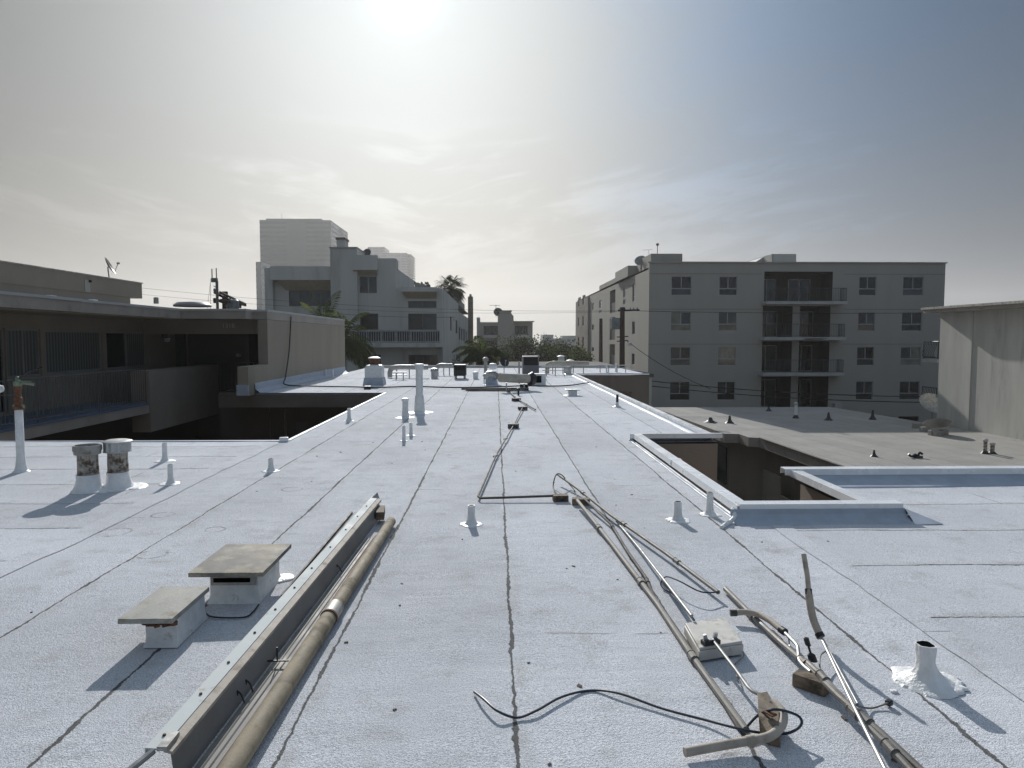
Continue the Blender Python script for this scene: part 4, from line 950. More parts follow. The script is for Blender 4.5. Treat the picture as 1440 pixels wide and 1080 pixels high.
# ---- five-storey grey block
t5 = thing('apartment_block', (24.5, 58, GB), 'grey five storey apartment block with rows of windows and a central bay of balconies', 'apartment building')
Y5 = 58.0
fx = lambda px, Y=Y5: AT(px, 470, Y).x
fz = lambda py, Y=Y5: AT(697, py, Y).z
X0, X1 = fx(912), fx(1326); ZT = fz(369)
F5 = Face(t5, (0,Y5,0), (1,0,0), (0,-1,0))
GL = ['glass','glass_mid','glass_pale']
rr5 = random.Random(11)
rows = [(388,415),(438.5,465.5),(488,514.5),(537,563.5),(587,612)]
for cx in ((943,971.5),(1010,1035.5),(1206,1230),(1267.5,1296)):
    for ri, (a, b) in enumerate(rows):
        gs = (rr5.choice(['glass','glass','glass_mid']), rr5.choice(['glass','glass_mid','glass']), rr5.choice(['glass','glass_mid']))
        sh = (a-388)*-.009 if cx[0] < 1100 else (a-388)*-.03
        if cx[0] == 943 and ri == 1: gs = ('glass_pale','glass_mid','glass_pale')
        if cx[0] == 1267.5 and ri == 2: gs = ('glass_mid','glass_pale','glass_pale')
        if ri == 2 and cx[0] in (943,1206): gs = ('glass_mid','glass','glass_mid')
        F5.window(fx(cx[0]), fx(cx[1]), fz(b), fz(a), 'apt', gs, .12)
# balcony recesses
bays = [(1073,1169,381,424)]
for a, b in ((430,474),(480,524),(530,576)): bays += [(1072,1114,a,b),(1124,1167,a,b)]
holes = []
for i, (p0, p1, a, b) in enumerate(bays):
    u0, u1, z0, z1 = fx(p0), fx(p1), fz(b), fz(a); dp = 2.1
    holes.append((u0,u1,z0,z1,.03))
    rc = MB(); y0_, y1_ = Y5+.03, Y5+dp
    rc.quad((u0,y0_,z0),(u0,y1_,z0),(u0,y1_,z1),(u0,y0_,z1)); rc.quad((u1,y0_,z0),(u1,y1_,z0),(u1,y1_,z1),(u1,y0_,z1)); rc.quad((u0,y0_,z1),(u1,y0_,z1),(u1,y1_,z1),(u0,y1_,z1)); rc.quad((u0,y0_,z0),(u1,y0_,z0),(u1,y1_,z0),(u0,y1_,z0))
    rc.build('recess_lining','stucco_shade',t5)  # lining and back wall have the deep recess's shade painted in
    bk = MB(); bk.wall((0,Y5+dp,0),(1,0,0),(0,-1,0),u0,u1,z0,z1,[]); bk.build('recess_wall','stucco_shade',t5)
    B5 = Face(t5, (0,Y5+dp,0), (1,0,0), (0,-1,0))
    if i == 0:
        B5.window(u0+.25,u0+1.7,z0,z1-.45,'slider',('glass_mid','glass_mid'),.05,name='patio_door',hole=False)
        B5.window(u0+2.8,u0+4.7,z0,z1-.45,'slider',('glass','glass'),.05,name='patio_door',hole=False)
    else:
        B5.window(u0+.1,u0+2.0,z0,z1-.35,'slider',('glass','glass_mid' if i%2 else 'glass'),.05,name='patio_door',hole=False)
    # door frames must stand proud of the recess wall
for ch in t5.children:
    if ch.name.startswith('patio_door'): ch.location.y -= .09
F5.build(X0, X1, GB, ZT, 'stucco_gray', holes)
for (p0, p1, zt, d) in [(1072,1183,424,1.1)]+[(1070-i*.5,1182-i*.7,z,1.1) for i, z in enumerate((474,524))]:
    u0, u1, z = fx(p0), fx(p1-3), fz(zt)
    s_ = MB().box(u0-.15,u1+.1,Y5-d,Y5-.003,z-.24,z-.0); s_.build('balcony_slab','slab_white',t5)
    railing(t5,(u0,Y5-d+.06),(u1,Y5-d+.06),z,z+1.05,'rail_dark',.13,.013,1.6,'balcony_railing')
    railing(t5,(u1,Y5-d+.06),(u1,Y5-.05),z,z+1.05,'rail_dark',.13,.013,1.2,'balcony_railing')
MB().box(fx(1395*0+1173),fx(1183),Y5-.5,Y5-.01,fz(576),fz(576)+.5).build('planter','slab_white',t5)
# floor joints and parapet cap
for py in (384.5,434.5,484):
    z = fz(py); 
    for a, b in ((X0,fx(1069)),(fx(1185),X1)): MB().box(a,b,Y5-.012,Y5+.002,z-.015,z+.015).build('floor_joint','fascia_dark',t5)
cp5 = MB().box(X0-.1,X1+.1,Y5-.1,Y5+.25,ZT,ZT+.1); cp5.build('parapet_cap','stucco_gray',t5)
# round wall vents
for i, (px, py) in enumerate([(1269,378),(1266,425),(1264,475),(1262,523),(1219,426),(1217,476),(1214,525),(1060,433),(1060,484),(1057,533),(971,427),(970,478)]):
    MB().lathe([(.12,-.05),(.12,.05),(.001,.06)],10,(0,0,0)).build('wall_vent','rail_gray',t5)
    o = t5.children[-1]; o.data.transform(Matrix.Translation(t5.location)); o.rotation_euler = (R(90),0,0); o.location = Vector((fx(px)-24.5, -.03, fz(py)-GB))
# sides and roof
Y9 = 109
L5 = Face(t5, (X0,0,0), (0,1,0), (-1,0,0)); yl = lambda px: X0/((px-697)/1000*1.0)
def lz(py, px): return AT(px, py, yl(px)).z
for px0, px1, rowsL in ((889,893,((400,424),(452,470),(497,513))),(876,880,((405,418),(421,428)))):
    for a, b in rowsL: L5.window(yl(px1), yl(px0), lz(b,(px0+px1)/2), lz(a,(px0+px1)/2), 'one', ('glass_mid',), .1)
for a, b in ((408,440),(446,478),(484,514)):
    y0, y1 = yl(865), yl(857.5); z0, z1 = lz(b,861), lz(a,861)
    L5.window(y0,y1,z0+.9,z1,'one',('glass',),.6,frame='frame_dark',name='recessed_window'); L5.h[-1] = (y0,y1,z0,z1,.6)
    MB().box(X0+.1,X0+.16,y0,y1,z0,z0+1.1).build('balustrade','rail_dark',t5)
for a, b in ((422,433),(455,463),(489,496)):
    for px0, px1 in ((842.5,846),(832.5,835.5)):
        s_ = 476; L5.window(yl(px1),yl(px0),lz(b,844),lz(a,844),'one',('glass_pale' if a == 422 else 'glass',),.1)
        if px0 > 840: L5.window(yl(px1),yl(px0),lz(b+7,844),lz(b+3,844),'one',('glass',),.1)
yb = yl(829)
L5.build(Y5, yb, GB, ZT-.35, 'stucco_gray')
MB().box(X0-.05,X0+.3,yl(880),yl(843),ZT-.34,ZT+.15).build('raised_parapet','stucco_gray',t5)
E5 = Face(t5, (X0-.25,0,0),(0,1,0),(-1,0,0)); 
for k in range(5):
    for q in (.25,.62):
        yy = yb+(Y9-yb)*q; zz = GB+1.3+k*2.9; E5.window(yy, yy+2.2, zz, zz+1.3, 'one', ('glass_mid' if (k+q*8)%2 > 1 else 'glass_pale',), .12)
E5.build(yb, Y9, GB, ZT-.6, 'stucco_brown', name='brick_wing_wall')
vw = MB(); vwall(vw, X0-.25,yb,X0,yb,GB,ZT-.6); vwall(vw,X1,Y5,X1,Y9,GB,ZT-.01); vwall(vw,X0-.25,Y9,X1,Y9,GB,ZT-.6); vw.build('wall','stucco_gray',t5)
MB().box(X0,X1,Y5+.26,Y9-.1,ZT-.5,ZT-.36).build('roof','roof_far',t5)
MB().box(fx(914,60),fx(958,60),60,66,ZT-.4,fz(356,60)).build('roof_box','stucco_gray',t5)
MB().box(fx(882,66),fx(913,66),66,73,ZT-.4,fz(373,66)).build('roof_box','stucco_gray',t5)
p0, p1 = fx(1083,62), fx(1117,62); zt = fz(356,62)
MB().box(p0,p1,62,72,ZT-.4,zt).build('stair_head','stucco_cream',t5)
# sloping side of the stair head
xs = fx(1046,62); sh = MB().add([(xs,64,ZT-.3),(p0,64,ZT-.3),(p0,64,zt-.05),(xs,72,ZT-.3),(p0,72,ZT-.3),(p0,72,zt-.05)],[(0,1,2),(5,4,3),(0,2,5,3),(1,4,5,2),(0,3,4,1)]); sh.build('stair_slope','slab_white',t5)
dish((fx(900,64),64,ZT-.3), .55, R(200), R(40), 'satellite dish on the roof of the grey five storey block', 'dish_gray', fz(367,64)-ZT+.3)
m5 = MB(); q = Vector((fx(923,61),61,fz(357,61))); m5.tube([q,q+Vector((0,0,.75))],.03,6); m5.lathe([(.001,.7),(.12,.75),(.12,.9),(.001,.95)],10,q); tag(m5.build('roof_mast','rail_dark'),'thin mast with a ball top on the grey block roof box','mast')
m5 = MB(); q = Vector((fx(911,61),61,fz(357,61)));m5.tube([q,q+Vector((0,0,.4))],.02,6); m5.tube([q+Vector((-.5,0,.35)),q+Vector((.3,0,.4))],.015,5); tag(m5.build('roof_antenna','rail_gray'),'small antenna left of the mast on the grey block','antenna')

# ---- grey-roofed neighbour on the right, one storey lower
tg = thing('low_flat_building', (18,36,GB), 'low building with a weathered grey flat roof, next to the light well', 'building')
ZG = -3.1
out = [(10.8,48.2),(10.8,47),(11.3,34.7),(12.0,34.6),(12.05,33.4),(12.5,33.2),(12.75,25.5),(12.9,9.0),(26,9.0),(24.9,33),(24.1,38.5),(23.0,48.2)]
me_ = MB(); 
def inside(x, y, poly):
    c = False; n = len(poly)
    for i in range(n):
        x1,y1 = poly[i]; x2,y2 = poly[(i+1)%n]
        if (y1 > y) != (y2 > y) and x < (x2-x1)*(y-y1)/(y2-y1)+x1: c = not c
    return c
o = MB(); o.v = [Vector((x,y,ZG)) for x, y in out]; o.f = [tuple(range(len(out)))]; o.uv = [((x*.97+y*.12), y) for x, y in out]
o.build('roof','roof_gray',tg,smooth=0)
eg = MB(); wl = MB()
for i in range(len(out)):
    a, b = out[i], out[(i+1)%len(out)]
    if i in (8,9,10): continue
    vwall(eg, *a, *b, ZG-.45, ZG-.004)
# facade wall set back under the eave
inn = [(11.5,47),(11.9,35.6),(12.5,35.4),(13.3,34.4),(13.5,31.5),(14.6,31.3),(14.6,9)]
for i in range(len(inn)-1): vwall(wl, *inn[i], *inn[i+1], GB, ZG-.45)
wl.build('wall','stucco_tan',tg); eg.build('fascia','fascia',tg)
sf = MB(); sf.v = [Vector((x,y,ZG-.45)) for x, y in out]; sf.f = [tuple(range(len(out)))]; sf.build('soffit','soffit_tan',tg,smooth=0)
MB().box(11.80,11.86,35.9,37.6,-5.9,-4.0).build('window','glass',tg)
MB().box(12.70,12.78,31.2,33.2,GB,-4.6).build('parapet','stucco_tan',tg)
MB().box(12.72,12.80,26,31.2,GB,-5.4).build('parapet','stucco_tan',tg)
bx = MB().box(13.4,14.3,28.2,29.3,GB,-5.3); bx.box(13.35,14.35,28.15,29.35,-5.29,-5.2); tag(bx.build('waste_bin','teal',bevel=.04),'teal waste bin in the dark passage beyond the light well','waste bin')
# thin dark drip edge along the gray roof side
MB().extrude([(-.02,0),(.10,0),(.10,.035),(-.02,.035)], (12.52,33.1,ZG+.002),(12.77,25.5,ZG+.002)).build('drip_edge','fascia_dark',tg)
def gvent(px, py, h, r, label, m='black_rubber', kind=0):
    q = G(px, py, ZG); t = thing('roof_pipe', q, label, 'vent', 'vents on the grey roof')
    if kind == 0:
        MB().lathe([(r*2.6,0),(r*1.4,h*.25),(r*.9,h*.45),(r*.5,h)],12,q).build('pipe','black_rubber',t)
    else:
        MB().lathe([(r*2.2,0),(r*1.5,h*.12),(r*1.1,h*.2)],12,q).build('flashing','black_rubber',t)
        MB().lathe([(r,h*.15),(r,h*.78),(r*.96,h*.8)],12,q).build('pipe','vent_stained' if kind==2 else 'paint_white',t)
        MB().lathe([(r*1.3,h*.82),(r*1.3,h*.95),(r*.6,h),(.001,h)],12,q).build('cap','galv',t)
        MB().lathe([(r*.5,h*.78),(r*.5,h*.84)],8,q).build('neck','galv',t)
gvent(1026,595,.42,.10,'small black cone vent on the grey roof near the white roof edge')
gvent(999,594,.28,.16,'squat dark lump vent leftmost on the grey roof')
gvent(1081,578,.35,.09,'small black cone vent on the grey roof before the balconies, left of the white pipe')
gvent(1119,588,.95,.09,'tall white capped pipe on the grey roof before the balcony bay',kind=1)
gvent(1165,591,.45,.10,'small black cone vent on the grey roof, right of the tall white capped pipe')
gvent(1227,590,.55,.09,'small black cone vent near the far right edge of the grey roof')
gvent(1229,642,.26,.06,'small black cone vent at the near side of the grey roof')
gvent(1385,638,.62,.075,'taller grey capped pipe of the pair on the grey roof',kind=2)
gvent(1395,638,.46,.085,'shorter grey capped pipe of the pair on the grey roof',kind=2)
q = G(1287,644,ZG); cr = MB(); cr.tube(spline([q+Vector((-.28,0,.16)),q+Vector((-.15,0,.06)),q+Vector((.0,0,.14)),q+Vector((.1,.0,.07)),q+Vector((.2,.05,.2)),q+Vector((.3,0,.14))],4),.045,7); cr.obox(q+Vector((.1,0,.04)),.16,.1,.04,.3)
tag(cr.build('black_hose_scrap','black_rubber'),'curled scrap of black hose on the near side of the grey roof','hose')
q = G(1318,611,ZG); dish(q, .62, R(20), R(62), 'dark satellite dish tipped over concrete blocks on the grey roof', 'dish_gray', .42, arm=False)
q = G(1312,596,ZG); dish(q+Vector((.5,.9,0)), .74, R(185), R(50), 'large pale satellite dish facing forward behind the tipped dark one', 'galv_dull', .95, arm=True)
for i, (px, py) in enumerate([(1300,607),(1312,612),(1319,613),(1327,611)]):
    q = G(px,py,ZG); tag(MB().obox(q+Vector((0,0,.12)),.19,.12,.12,.1*i).build('concrete_block','concrete',bevel=.01),['leftmost','second','third','rightmost'][i]+' of the four concrete blocks under the tipped dark dish','concrete block','concrete blocks under the dish')
q = G(1294,602,ZG); tag(MB().obox(q+Vector((0,0,.13)),.4,.12,.13,.05).build('concrete_block','concrete',bevel=.01),'long concrete block left behind the tipped dark dish','concrete block')

# ---- right-hand building with the streaked wall
tr_ = thing('streaked_building', (27,26,GB), 'grey building at the right edge with a tall streaked blank wall and a thin eave', 'building')
XR = 24.4; ZR = 3.0; YE = 38.6
RF = Face(tr_, (XR,0,0),(0,1,0),(-1,0,0)); RF.build(8, YE, GB, ZR, 'stucco_right')
vw = MB(); vwall(vw,XR,YE,36,YE,GB,ZR); vwall(vw,XR,8,36,8,GB,ZR); vw.build('wall','stucco_right',tr_)
MB().box(XR-.62,38,8,YE+.6,ZR,ZR+.28).build('eave','fascia',tr_)
MB().box(XR-.70,XR-.58,8,YE+.7,ZR+.19,ZR+.31).build('gutter','galv_dull',tr_)
ld = MB(); yy = XR/((1376-697)/1000); ld.box(XR-.05,XR-.002,yy-.05,yy+.05,GB,ZR-.01); ld.build('downpipe','stucco_right',tr_)
lf = MB(); q = Vector((XR+1.0, XR/((1437-697)/1000), ZR+.28)); lf.lathe([(.5,0),(.5,.2),(.42,.3),(.001,.34)],16,q); tag(lf.build('roof_fan','dish_gray'),'low round fan hood on the roof of the streaked building','roof fan')
MB().box(XR-.62,XR-.5,22,22.1,ZR-.12,ZR).build('gutter_bracket','galv',tr_)
# wing behind with bellied iron balconies
tb_ = thing('balcony_building', (28,43,GB), 'tan building glimpsed behind the streaked wall with bulging iron balconies', 'building')
XB = 28.9
vw = MB(); vwall(vw,XB,43.5,XB,45.7,GB,2.9); vwall(vw,XB,43.5,38,43.5,GB,2.9); vwall(vw,XB,45.7,38,45.7,GB,2.9); vw.build('wall','stucco_tan',tb_)
MB().box(XB-.1,38,43.4,45.8,2.9,3.1).build('roof','roof_far',tb_)
for zf in (.3, -2.6):
    yb0, yb1 = 43.8, 45.4
    MB().box(XB-1.35,XB-.003,yb0,yb1,zf-.2,zf).build('balcony_slab','slab_white',tb_)
    railing(tb_,(XB-1.25,yb0+.05),(XB-1.25,yb1-.05),zf,zf+1.1,'rail_dark',.17,.026,2,'balcony_railing',belly=-.22)
    railing(tb_,(XB-1.25,yb0+.05),(XB-.05,yb0+.05),zf,zf+1.1,'rail_dark',.17,.026,2,'balcony_railing',belly=.22)
    MB().box(XB-.03,XB-.004,yb0+.2,yb1-.2,zf,zf+2.0).build('balcony_door','glass',tb_)

# ---- left gallery building
tl = thing('gallery_apartment_building', (-12,16,GB), 'brown stucco apartment building at the left with an upper walkway and windows with blinds', 'apartment building')
XF = -11.0; XE = -9.4; ZW = -.14; ZE = 2.46
LF = Face(tl, (XF,0,0),(0,1,0),(1,0,0)); yf = lambda px: 11.0/((697-px)/1000)
M['blinds'] = stripemat('vertical_blinds', (.16,.17,.155), (.075,.085,.08), 52, 1)
def blindwin(px0, px1, z0, z1, left, right, nm='window'):
    a, b = yf(px0), yf(px1)
    return LF.window(a, b, z0, z1, 'slider', (left, right), .1, frame='frame_dull', fw=.05, name=nm)
blindwin(-60,20,ZW+.05,1.83,'glass','glass','patio_door')
blindwin(22,68,.70,1.83,'blinds','blinds')
w = LF.window(yf(75),yf(152),.72,1.81,'one',('blinds',),.1,frame='frame_dull')
blindwin(158,213,.72,1.80,'glass','blinds')
LF.window(yf(252),yf(268),ZW+.02,1.78,'one',('frame_dark',),.08,frame='frame_dark',name='door')
LF.window(yf(270),yf(283),ZW+.02,1.78,'one',('frame_dark',),.08,frame='fascia',name='door')
LF.window(yf(-190),yf(-120),.72,1.8,'one',('blinds',),.1)
LF.build(8, 26.5, ZW-.29, ZE-.01, 'stucco_gallery'); lw_ = MB(); vwall(lw_,XF,8,XF,26.5,GB,ZW-.29); vwall(lw_,XF,26.4,-7.1,26.4,GB,ZE-.3); vwall(lw_,-8.6,22.31,-8.6,26.4,GB,-.45); lw_.build('lower_wall','stucco_shade',tl)  # lower court walls are coloured dark to paint in their shade
for px in (236,280):
    y = yf(px); lm = MB(); lm.box(XF+.002,XF+.09,y-.12,y+.12,1.62,1.82); lm.build('wall_lamp','frame_dark',tl)
    MB().lathe([(.001,-.15),(.08,-.12),(.10,-.02),(.09,0)],12,(XF+.12,y,1.62)).build('lamp_globe','paint_white',tl)
MB().box(XF,XE,8,19.49,ZW-.05,ZW).build('walkway_deck','walk_blue',tl)
MB().box(XF+.01,XE-.02,8,19.48,ZW-.28,ZW-.052).build('walkway_slab','fascia',tl)
railing(tl,(XE-.06,8),(XE-.06,19.4),ZW,ZW+.92,'rail_dark',.115,.008,2.4)
MB().box(XE-.5,XE,19.5,24.3,-.95,.72).build('stair_parapet','stucco_gallery',tl)
# roof slab with its jogged eave
rp = [(-26,4),(-9.25,4),(-9.3,16.3),(-9.42,16.32),(-9.42,21.6),(-7.5,21.6),(-7.5,22.2),(-7.05,22.2),(-7.05,33.5),(-26,33.5)]
MB().prism(rp, ZE-.27, ZE-.03).build('eave','fascia',tl)
MB().prism([(x+(.03 if x > -20 else 0), y-(.03 if y < 30 else 0)) for x, y in rp], ZE-.03, ZE+.03).build('roof_edge_flashing','slab_white',tl)
MB().prism([(-25,8),(-9.6,8),(-9.6,22.4),(-25,22.4)], ZE-.29, ZE-.272).build('soffit','soffit_tan',tl)
# cross wing: full wall from Y=22 and low parapet in front of it
CW = Face(tl, (-7.05,0,0),(0,1,0),(1,0,0)); CW.build(22.2, 33.5, GB, ZE-.28, 'stucco_tan')
MB().box(-7.35,-7.05,20.4,22.2,-.04,.80).build('parapet','stucco_tan',tl)
NF = Face(tl, (0,22.5,0),(1,0,0),(0,-1,0))
NF.build(-11, -7.06, ZE-1.0+.28, ZE-.28, 'stucco_gallery', name='beam')
nm_ = MB(); nm_.box(-7.35,-7.06,22.21,22.6,.8,ZE-.28); nm_.build('wall','stucco_gallery',tl)
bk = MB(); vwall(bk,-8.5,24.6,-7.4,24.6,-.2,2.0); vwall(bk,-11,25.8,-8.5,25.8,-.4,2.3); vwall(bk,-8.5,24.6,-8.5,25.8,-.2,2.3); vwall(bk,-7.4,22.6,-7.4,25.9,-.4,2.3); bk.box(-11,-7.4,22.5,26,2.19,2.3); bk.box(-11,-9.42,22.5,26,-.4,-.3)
bk.build('corridor_wall','frame_dark',tl)  # near-black material puts the shade of the interior into these walls
MB().box(-8.42,-7.45,24.5,24.59,-.2,1.9).build('door','black',tl)  # plain black panel over most of the corridor's end wall
MB().lathe([(.09,-.05),(.09,.05),(.001,.06)],12,(-9.2,25.7,1.0)).build('wall_meter','rail_gray',tl)
railing(tl,(-9.36,24.4),(-7.5,24.4),-.20,.78,'rail_dark',.12,.01,1.0)
MB().box(-9.39,-7.4,24.32,25.8,-.44,-.21).build('landing_slab','fascia',tl)
# membrane turned up against the tan wall
up = MB(); o_ = len(up.v)
for j in range(31):
    y = 20.9+12.5*j/30
    for a, z in ((.0,.30),(.012,.29),(.03,.12),(.16,.012),(.2,.003)): up.v.append(Vector((-7.045+a*(1+.2*noise.noise(Vector((y,0,0)))), y, z+.01*noise.noise(Vector((y*1.5,z,0))))))
for j in range(30):
    for i in range(4): up.f.append((j*5+i,j*5+i+1,(j+1)*5+i+1,(j+1)*5+i))
up.box(-7.37,-7.03,20.34,20.398,-.02,.28)
up.build('wall_flashing','membrane',home,fixn=False)
# house number on the beam
cu = bpy.data.curves.new('n', 'FONT'); cu.body = '1318'; cu.size = .20; cu.extrude = .008; cu.align_x = 'CENTER'
ob = bpy.data.objects.new('n', cu); COL.objects.link(ob); bpy.context.view_layer.update()
me = bpy.data.meshes.new_from_object(ob); bpy.data.objects.remove(ob)
no = bpy.data.objects.new('house_number', me); COL.objects.link(no); no.parent = tl; me.materials.clear(); me.materials.append(M['slab_white'])
no.rotation_euler = (R(90),0,0); no.location = Vector((AT(321,458,22.48).x, 22.485, AT(321,461,22.48).z)) - tl.location
# upper box on the left roof
xu = -11.2
MB().box(-25,xu,4,22.2,ZE+.031,2.86).build('penthouse_wall','stucco_gallery',tl)
MB().box(-25,xu+.02,4,22.9,2.86,3.33).build('penthouse_parapet','stucco_gallery',tl)
MB().box(-25,xu+.05,4,22.93,3.33,3.36).build('penthouse_cap','galv_dull',tl)
y = 11.2/((697-133)/1000); MB().box(xu+.02,xu+.04,y-.12,y+.12,2.87,3.2).build('patch','stucco_gray',tl)
MB().lathe([(.05,0),(.05,.06),(.001,.06)],10,(xu+.04,y+.1,3.14)).build('scupper','black',tl)
q = Vector((xu-.3,21.6,3.36)); dish(q,.25,R(72),R(28),'dark satellite dish with an arm on the corner of the left penthouse','rail_iron',.38)
for px, w_, lab in ((220,.06,'short thin pipe stub on the left roof just right of the penthouse'),(271,.5,'low dark dome vent on the left roof before the antenna pole')):
    q = AT(px,434,18.5 if w_ < .2 else 20.3); q.z = ZE+.03
    tag(MB().lathe([(w_,0),(w_,.05 if w_ > .2 else .14),(w_*.8,.12 if w_ > .2 else .16),(.001,.15 if w_ > .2 else .17)],12,q).build('roof_vent','dish_gray' if w_ > .2 else 'galv_dull'),lab,'vent')
for px in (85,142):
    q = AT(px,415,XE and 9.5/((697-px)/1000)); q = Vector((-9.6, 9.6/((697-px)/1000), ZE+.03))
    MB().obox(q+Vector((0,0,.02)),.05,.12,.02,.1).build('edge_clip','coping',tl)

# ---- pale stepped building, centre-left
tc_ = thing('stepped_apartment_building', (-11,58,GB), 'pale stepped apartment building with overhanging cornice boxes, a long balcony and a tall chimney', 'apartment building')
YC = 58.0
FC = Face(tc_, (0,YC,0),(1,0,0),(0,-1,0)); X = fx; Z = fz
def cbox(px0, px1, y0, y1, pyb, pyt, name, m='stucco_cream'):
    return MB().box(X(px0), X(px1), y0, y1, (GB if pyb is None else Z(pyb)), Z(pyt)).build(name, m, tc_)
# main faces with windows
fl_ = Face(tc_, (0,YC+.8,0),(1,0,0),(0,-1,0))
fl_.window(X(403),X(463),Z(430),Z(408),'quad',('glass_mid',),.2,frame='frame_dark')
fl_.window(X(400),X(446),Z(462),Z(443),'quad',('glass',),.2,frame='frame_dark')
fl_.build(X(372),X(467),GB,Z(376),'stucco_cream')
FC.window(X(506),X(531),Z(413),Z(388.5),'slider',('glass','glass_mid'),.15)
FC.window(X(506.5),X(532),Z(464),Z(441),'one',('glass',),.15,frame='frame_dark')
FC.window(X(510),X(535),Z(520),Z(499),'one',('glass',),.15,frame='frame_dark',name='patio_door')
FC.build(X(467),X(557.5),GB,Z(363.5),'stucco_cream')
FL = Face(tc_, (0,YC+.05,0),(1,0,0),(0,-1,0))
FL.window(X(574),X(614),Z(433),Z(423.5),'slider',('glass_mid','glass_mid'),.15,frame='frame_dark')
FL.window(X(574),X(614),Z(464),Z(441),'slider',('glass','glass_mid'),.15,frame='frame_dark')
FL.window(X(574),X(615),Z(518),Z(499),'quad',('glass_mid',),.15,frame='frame_dark')
FL.build(X(557.5),X(622.5),GB,Z(405.5),'stucco_cream')
cbox(468,505,YC-.5,YC+6,None,350.5,'tower'); cbox(467,506,YC-.6,YC+6.1,350.5,349,'tower_cap','stucco_gray')
cbox(383,468,YC-.3,YC+.79,394.5,375.5,'cornice_box'); MB().add([(X(390),YC-.2,Z(394.5)),(X(468),YC-.2,Z(394.5)),(X(468),YC+.79,Z(408)),(X(400),YC+.79,Z(408))],[(0,1,2,3)]).build('soffit','soffit_tan',tc_)
cbox(499,533,YC-.7,YC-.003,381,360.5,'cornice_box'); MB().add([(X(500),YC-.69,Z(381)),(X(532),YC-.69,Z(381)),(X(531),YC-.004,Z(388)),(X(504),YC-.004,Z(388))],[(0,1,2,3)]).build('soffit','soffit_tan',tc_)
cbox(566,615.5,YC-.75,YC+.047,411,404.8,'cornice_box'); MB().add([(X(567),YC-.74,Z(411)),(X(615),YC-.74,Z(411)),(X(614),YC+.04,Z(420)),(X(572),YC+.04,Z(420))],[(0,1,2,3)]).build('soffit','soffit_tan',tc_)
cbox(372,383,YC+.3,YC+.79,None,377,'pier')
cbox(469.5,481,YC+1.5,YC+3,350,333,'chimney'); cbox(468.5,482,YC+1.4,YC+3.1,334,331,'chimney_cap','fascia_dark')
cbox(381,391,YC+6,YC+8,376,366,'roof_box','stucco_gray'); cbox(391,402,YC+6,YC+8,376,370,'roof_box','stucco_gray')
# flank of the higher part stepping back
vw = MB(); vwall(vw,X(557.5),YC,X(557.5),71,GB,Z(377.6))
vwall(vw,X(372),YC+.8,X(372),90,GB,Z(376)); vw.build('wall','stucco_cream',tc_)
MB().box(X(372),X(557.4),YC+.9,75.9,Z(377.5),Z(377)).build('roof','roof_far',tc_)
MB().box(X(505),X(557.3),YC+.2,YC+1.6,Z(377),Z(364.0)).build('parapet','stucco_cream',tc_)
# right flank and its windows, stepping down towards the back
XS = X(622.5); SF = Face(tc_, (XS,0,0),(0,1,0),(1,0,0)); ys = lambda px: -XS/((697-px)/1000)
def sz(py, px): return AT(px, py, ys(px)).z
for px0, px1, a, b in ((633.5,636,445,465),(638,639.5,448,452),(641,644,450,469),(645.5,648,460,478),(649,651,462,479),(652,654,463,480),(656,657.5,466,480),(642,644,498,508),(638.5,640,499,505),(646,648,500,510)):
    SF.window(ys(px0),ys(px1),sz(b,(px0+px1)/2),sz(a,(px0+px1)/2),'one',('glass',),.15,frame='frame_dark')
SF.build(YC+.05, ys(645), GB, Z(405.5), 'stucco_cream'); 
S2 = Face(tc_, (XS,0,0),(0,1,0),(1,0,0)); S2.h = SF.h; S2.build(ys(645), 117, GB, Z(405.5)-.9, 'stucco_cream')
MB().box(X(557.6),XS-.01,YC+.2,116,Z(408.5),Z(407.5)).build('roof','roof_far',tc_)
for px0, px1, py, nm2 in ((646,650,418,'roof_box'),(650,654,424,'roof_box')):
    MB().box(XS-2.5,XS-.02,ys(px0),ys(px1),Z(408),AT(px0,py,ys(px0)).z).build(nm2,'stucco_gray',tc_)
ch = MB(); yc0 = 100; ch.box(AT(658,430,yc0).x,AT(665,430,yc0).x,yc0,yc0+1.2,GB,AT(661,417,yc0).z); ch.box(AT(660,430,yc0).x,AT(663,430,yc0).x,yc0+.2,yc0+1.0,AT(661,417,yc0).z,AT(661,413.5,yc0).z); ch.build('chimney','stucco_brown',tc_)
# balcony
MB().box(X(497),X(623.5),YC-1.2,YC-.003,Z(488),Z(482)).build('balcony_slab','stucco_cream',tc_)
railing(tc_,(X(499),YC-1.1),(X(620),YC-1.1),Z(482),Z(465),'rail_gray',.19,.03,1.15,'balcony_railing')
MB().box(X(499),X(619),YC-1.02,YC-.98,Z(481),Z(466.5)).build('balcony_backing','frame_dark',tc_)  # dark sheet set close behind the railing bars
MB().box(X(620),X(623.5),YC-1.2,YC+.04,Z(482),Z(464)).build('balcony_end','stucco_cream',tc_)
for px0, px1 in ((576,582),(583,590)):
    MB().box(X(px0),X(px1),YC+4,YC+6,Z(407.5),Z(392 if px0 < 580 else 394)).build('roof_box','stucco_gray',tc_)
for px in (585,591,594): MB().box(X(px),X(px+1.6),YC+4,YC+5,Z(394),Z(391)).build('chimney_pot','stucco_brown',tc_)
q = Vector((X(508),YC+3,Z(360))); dish(q,.42,R(200),R(25),'round dark satellite dish on the roof of the pale stepped building','rail_dark',.5,arm=False)
q = Vector((X(599),YC+2,Z(407.5))); dish(q,.25,R(200),R(35),'small satellite dish by the boxes on the lower roof of the pale stepped building','rail_dark',.35,arm=False)

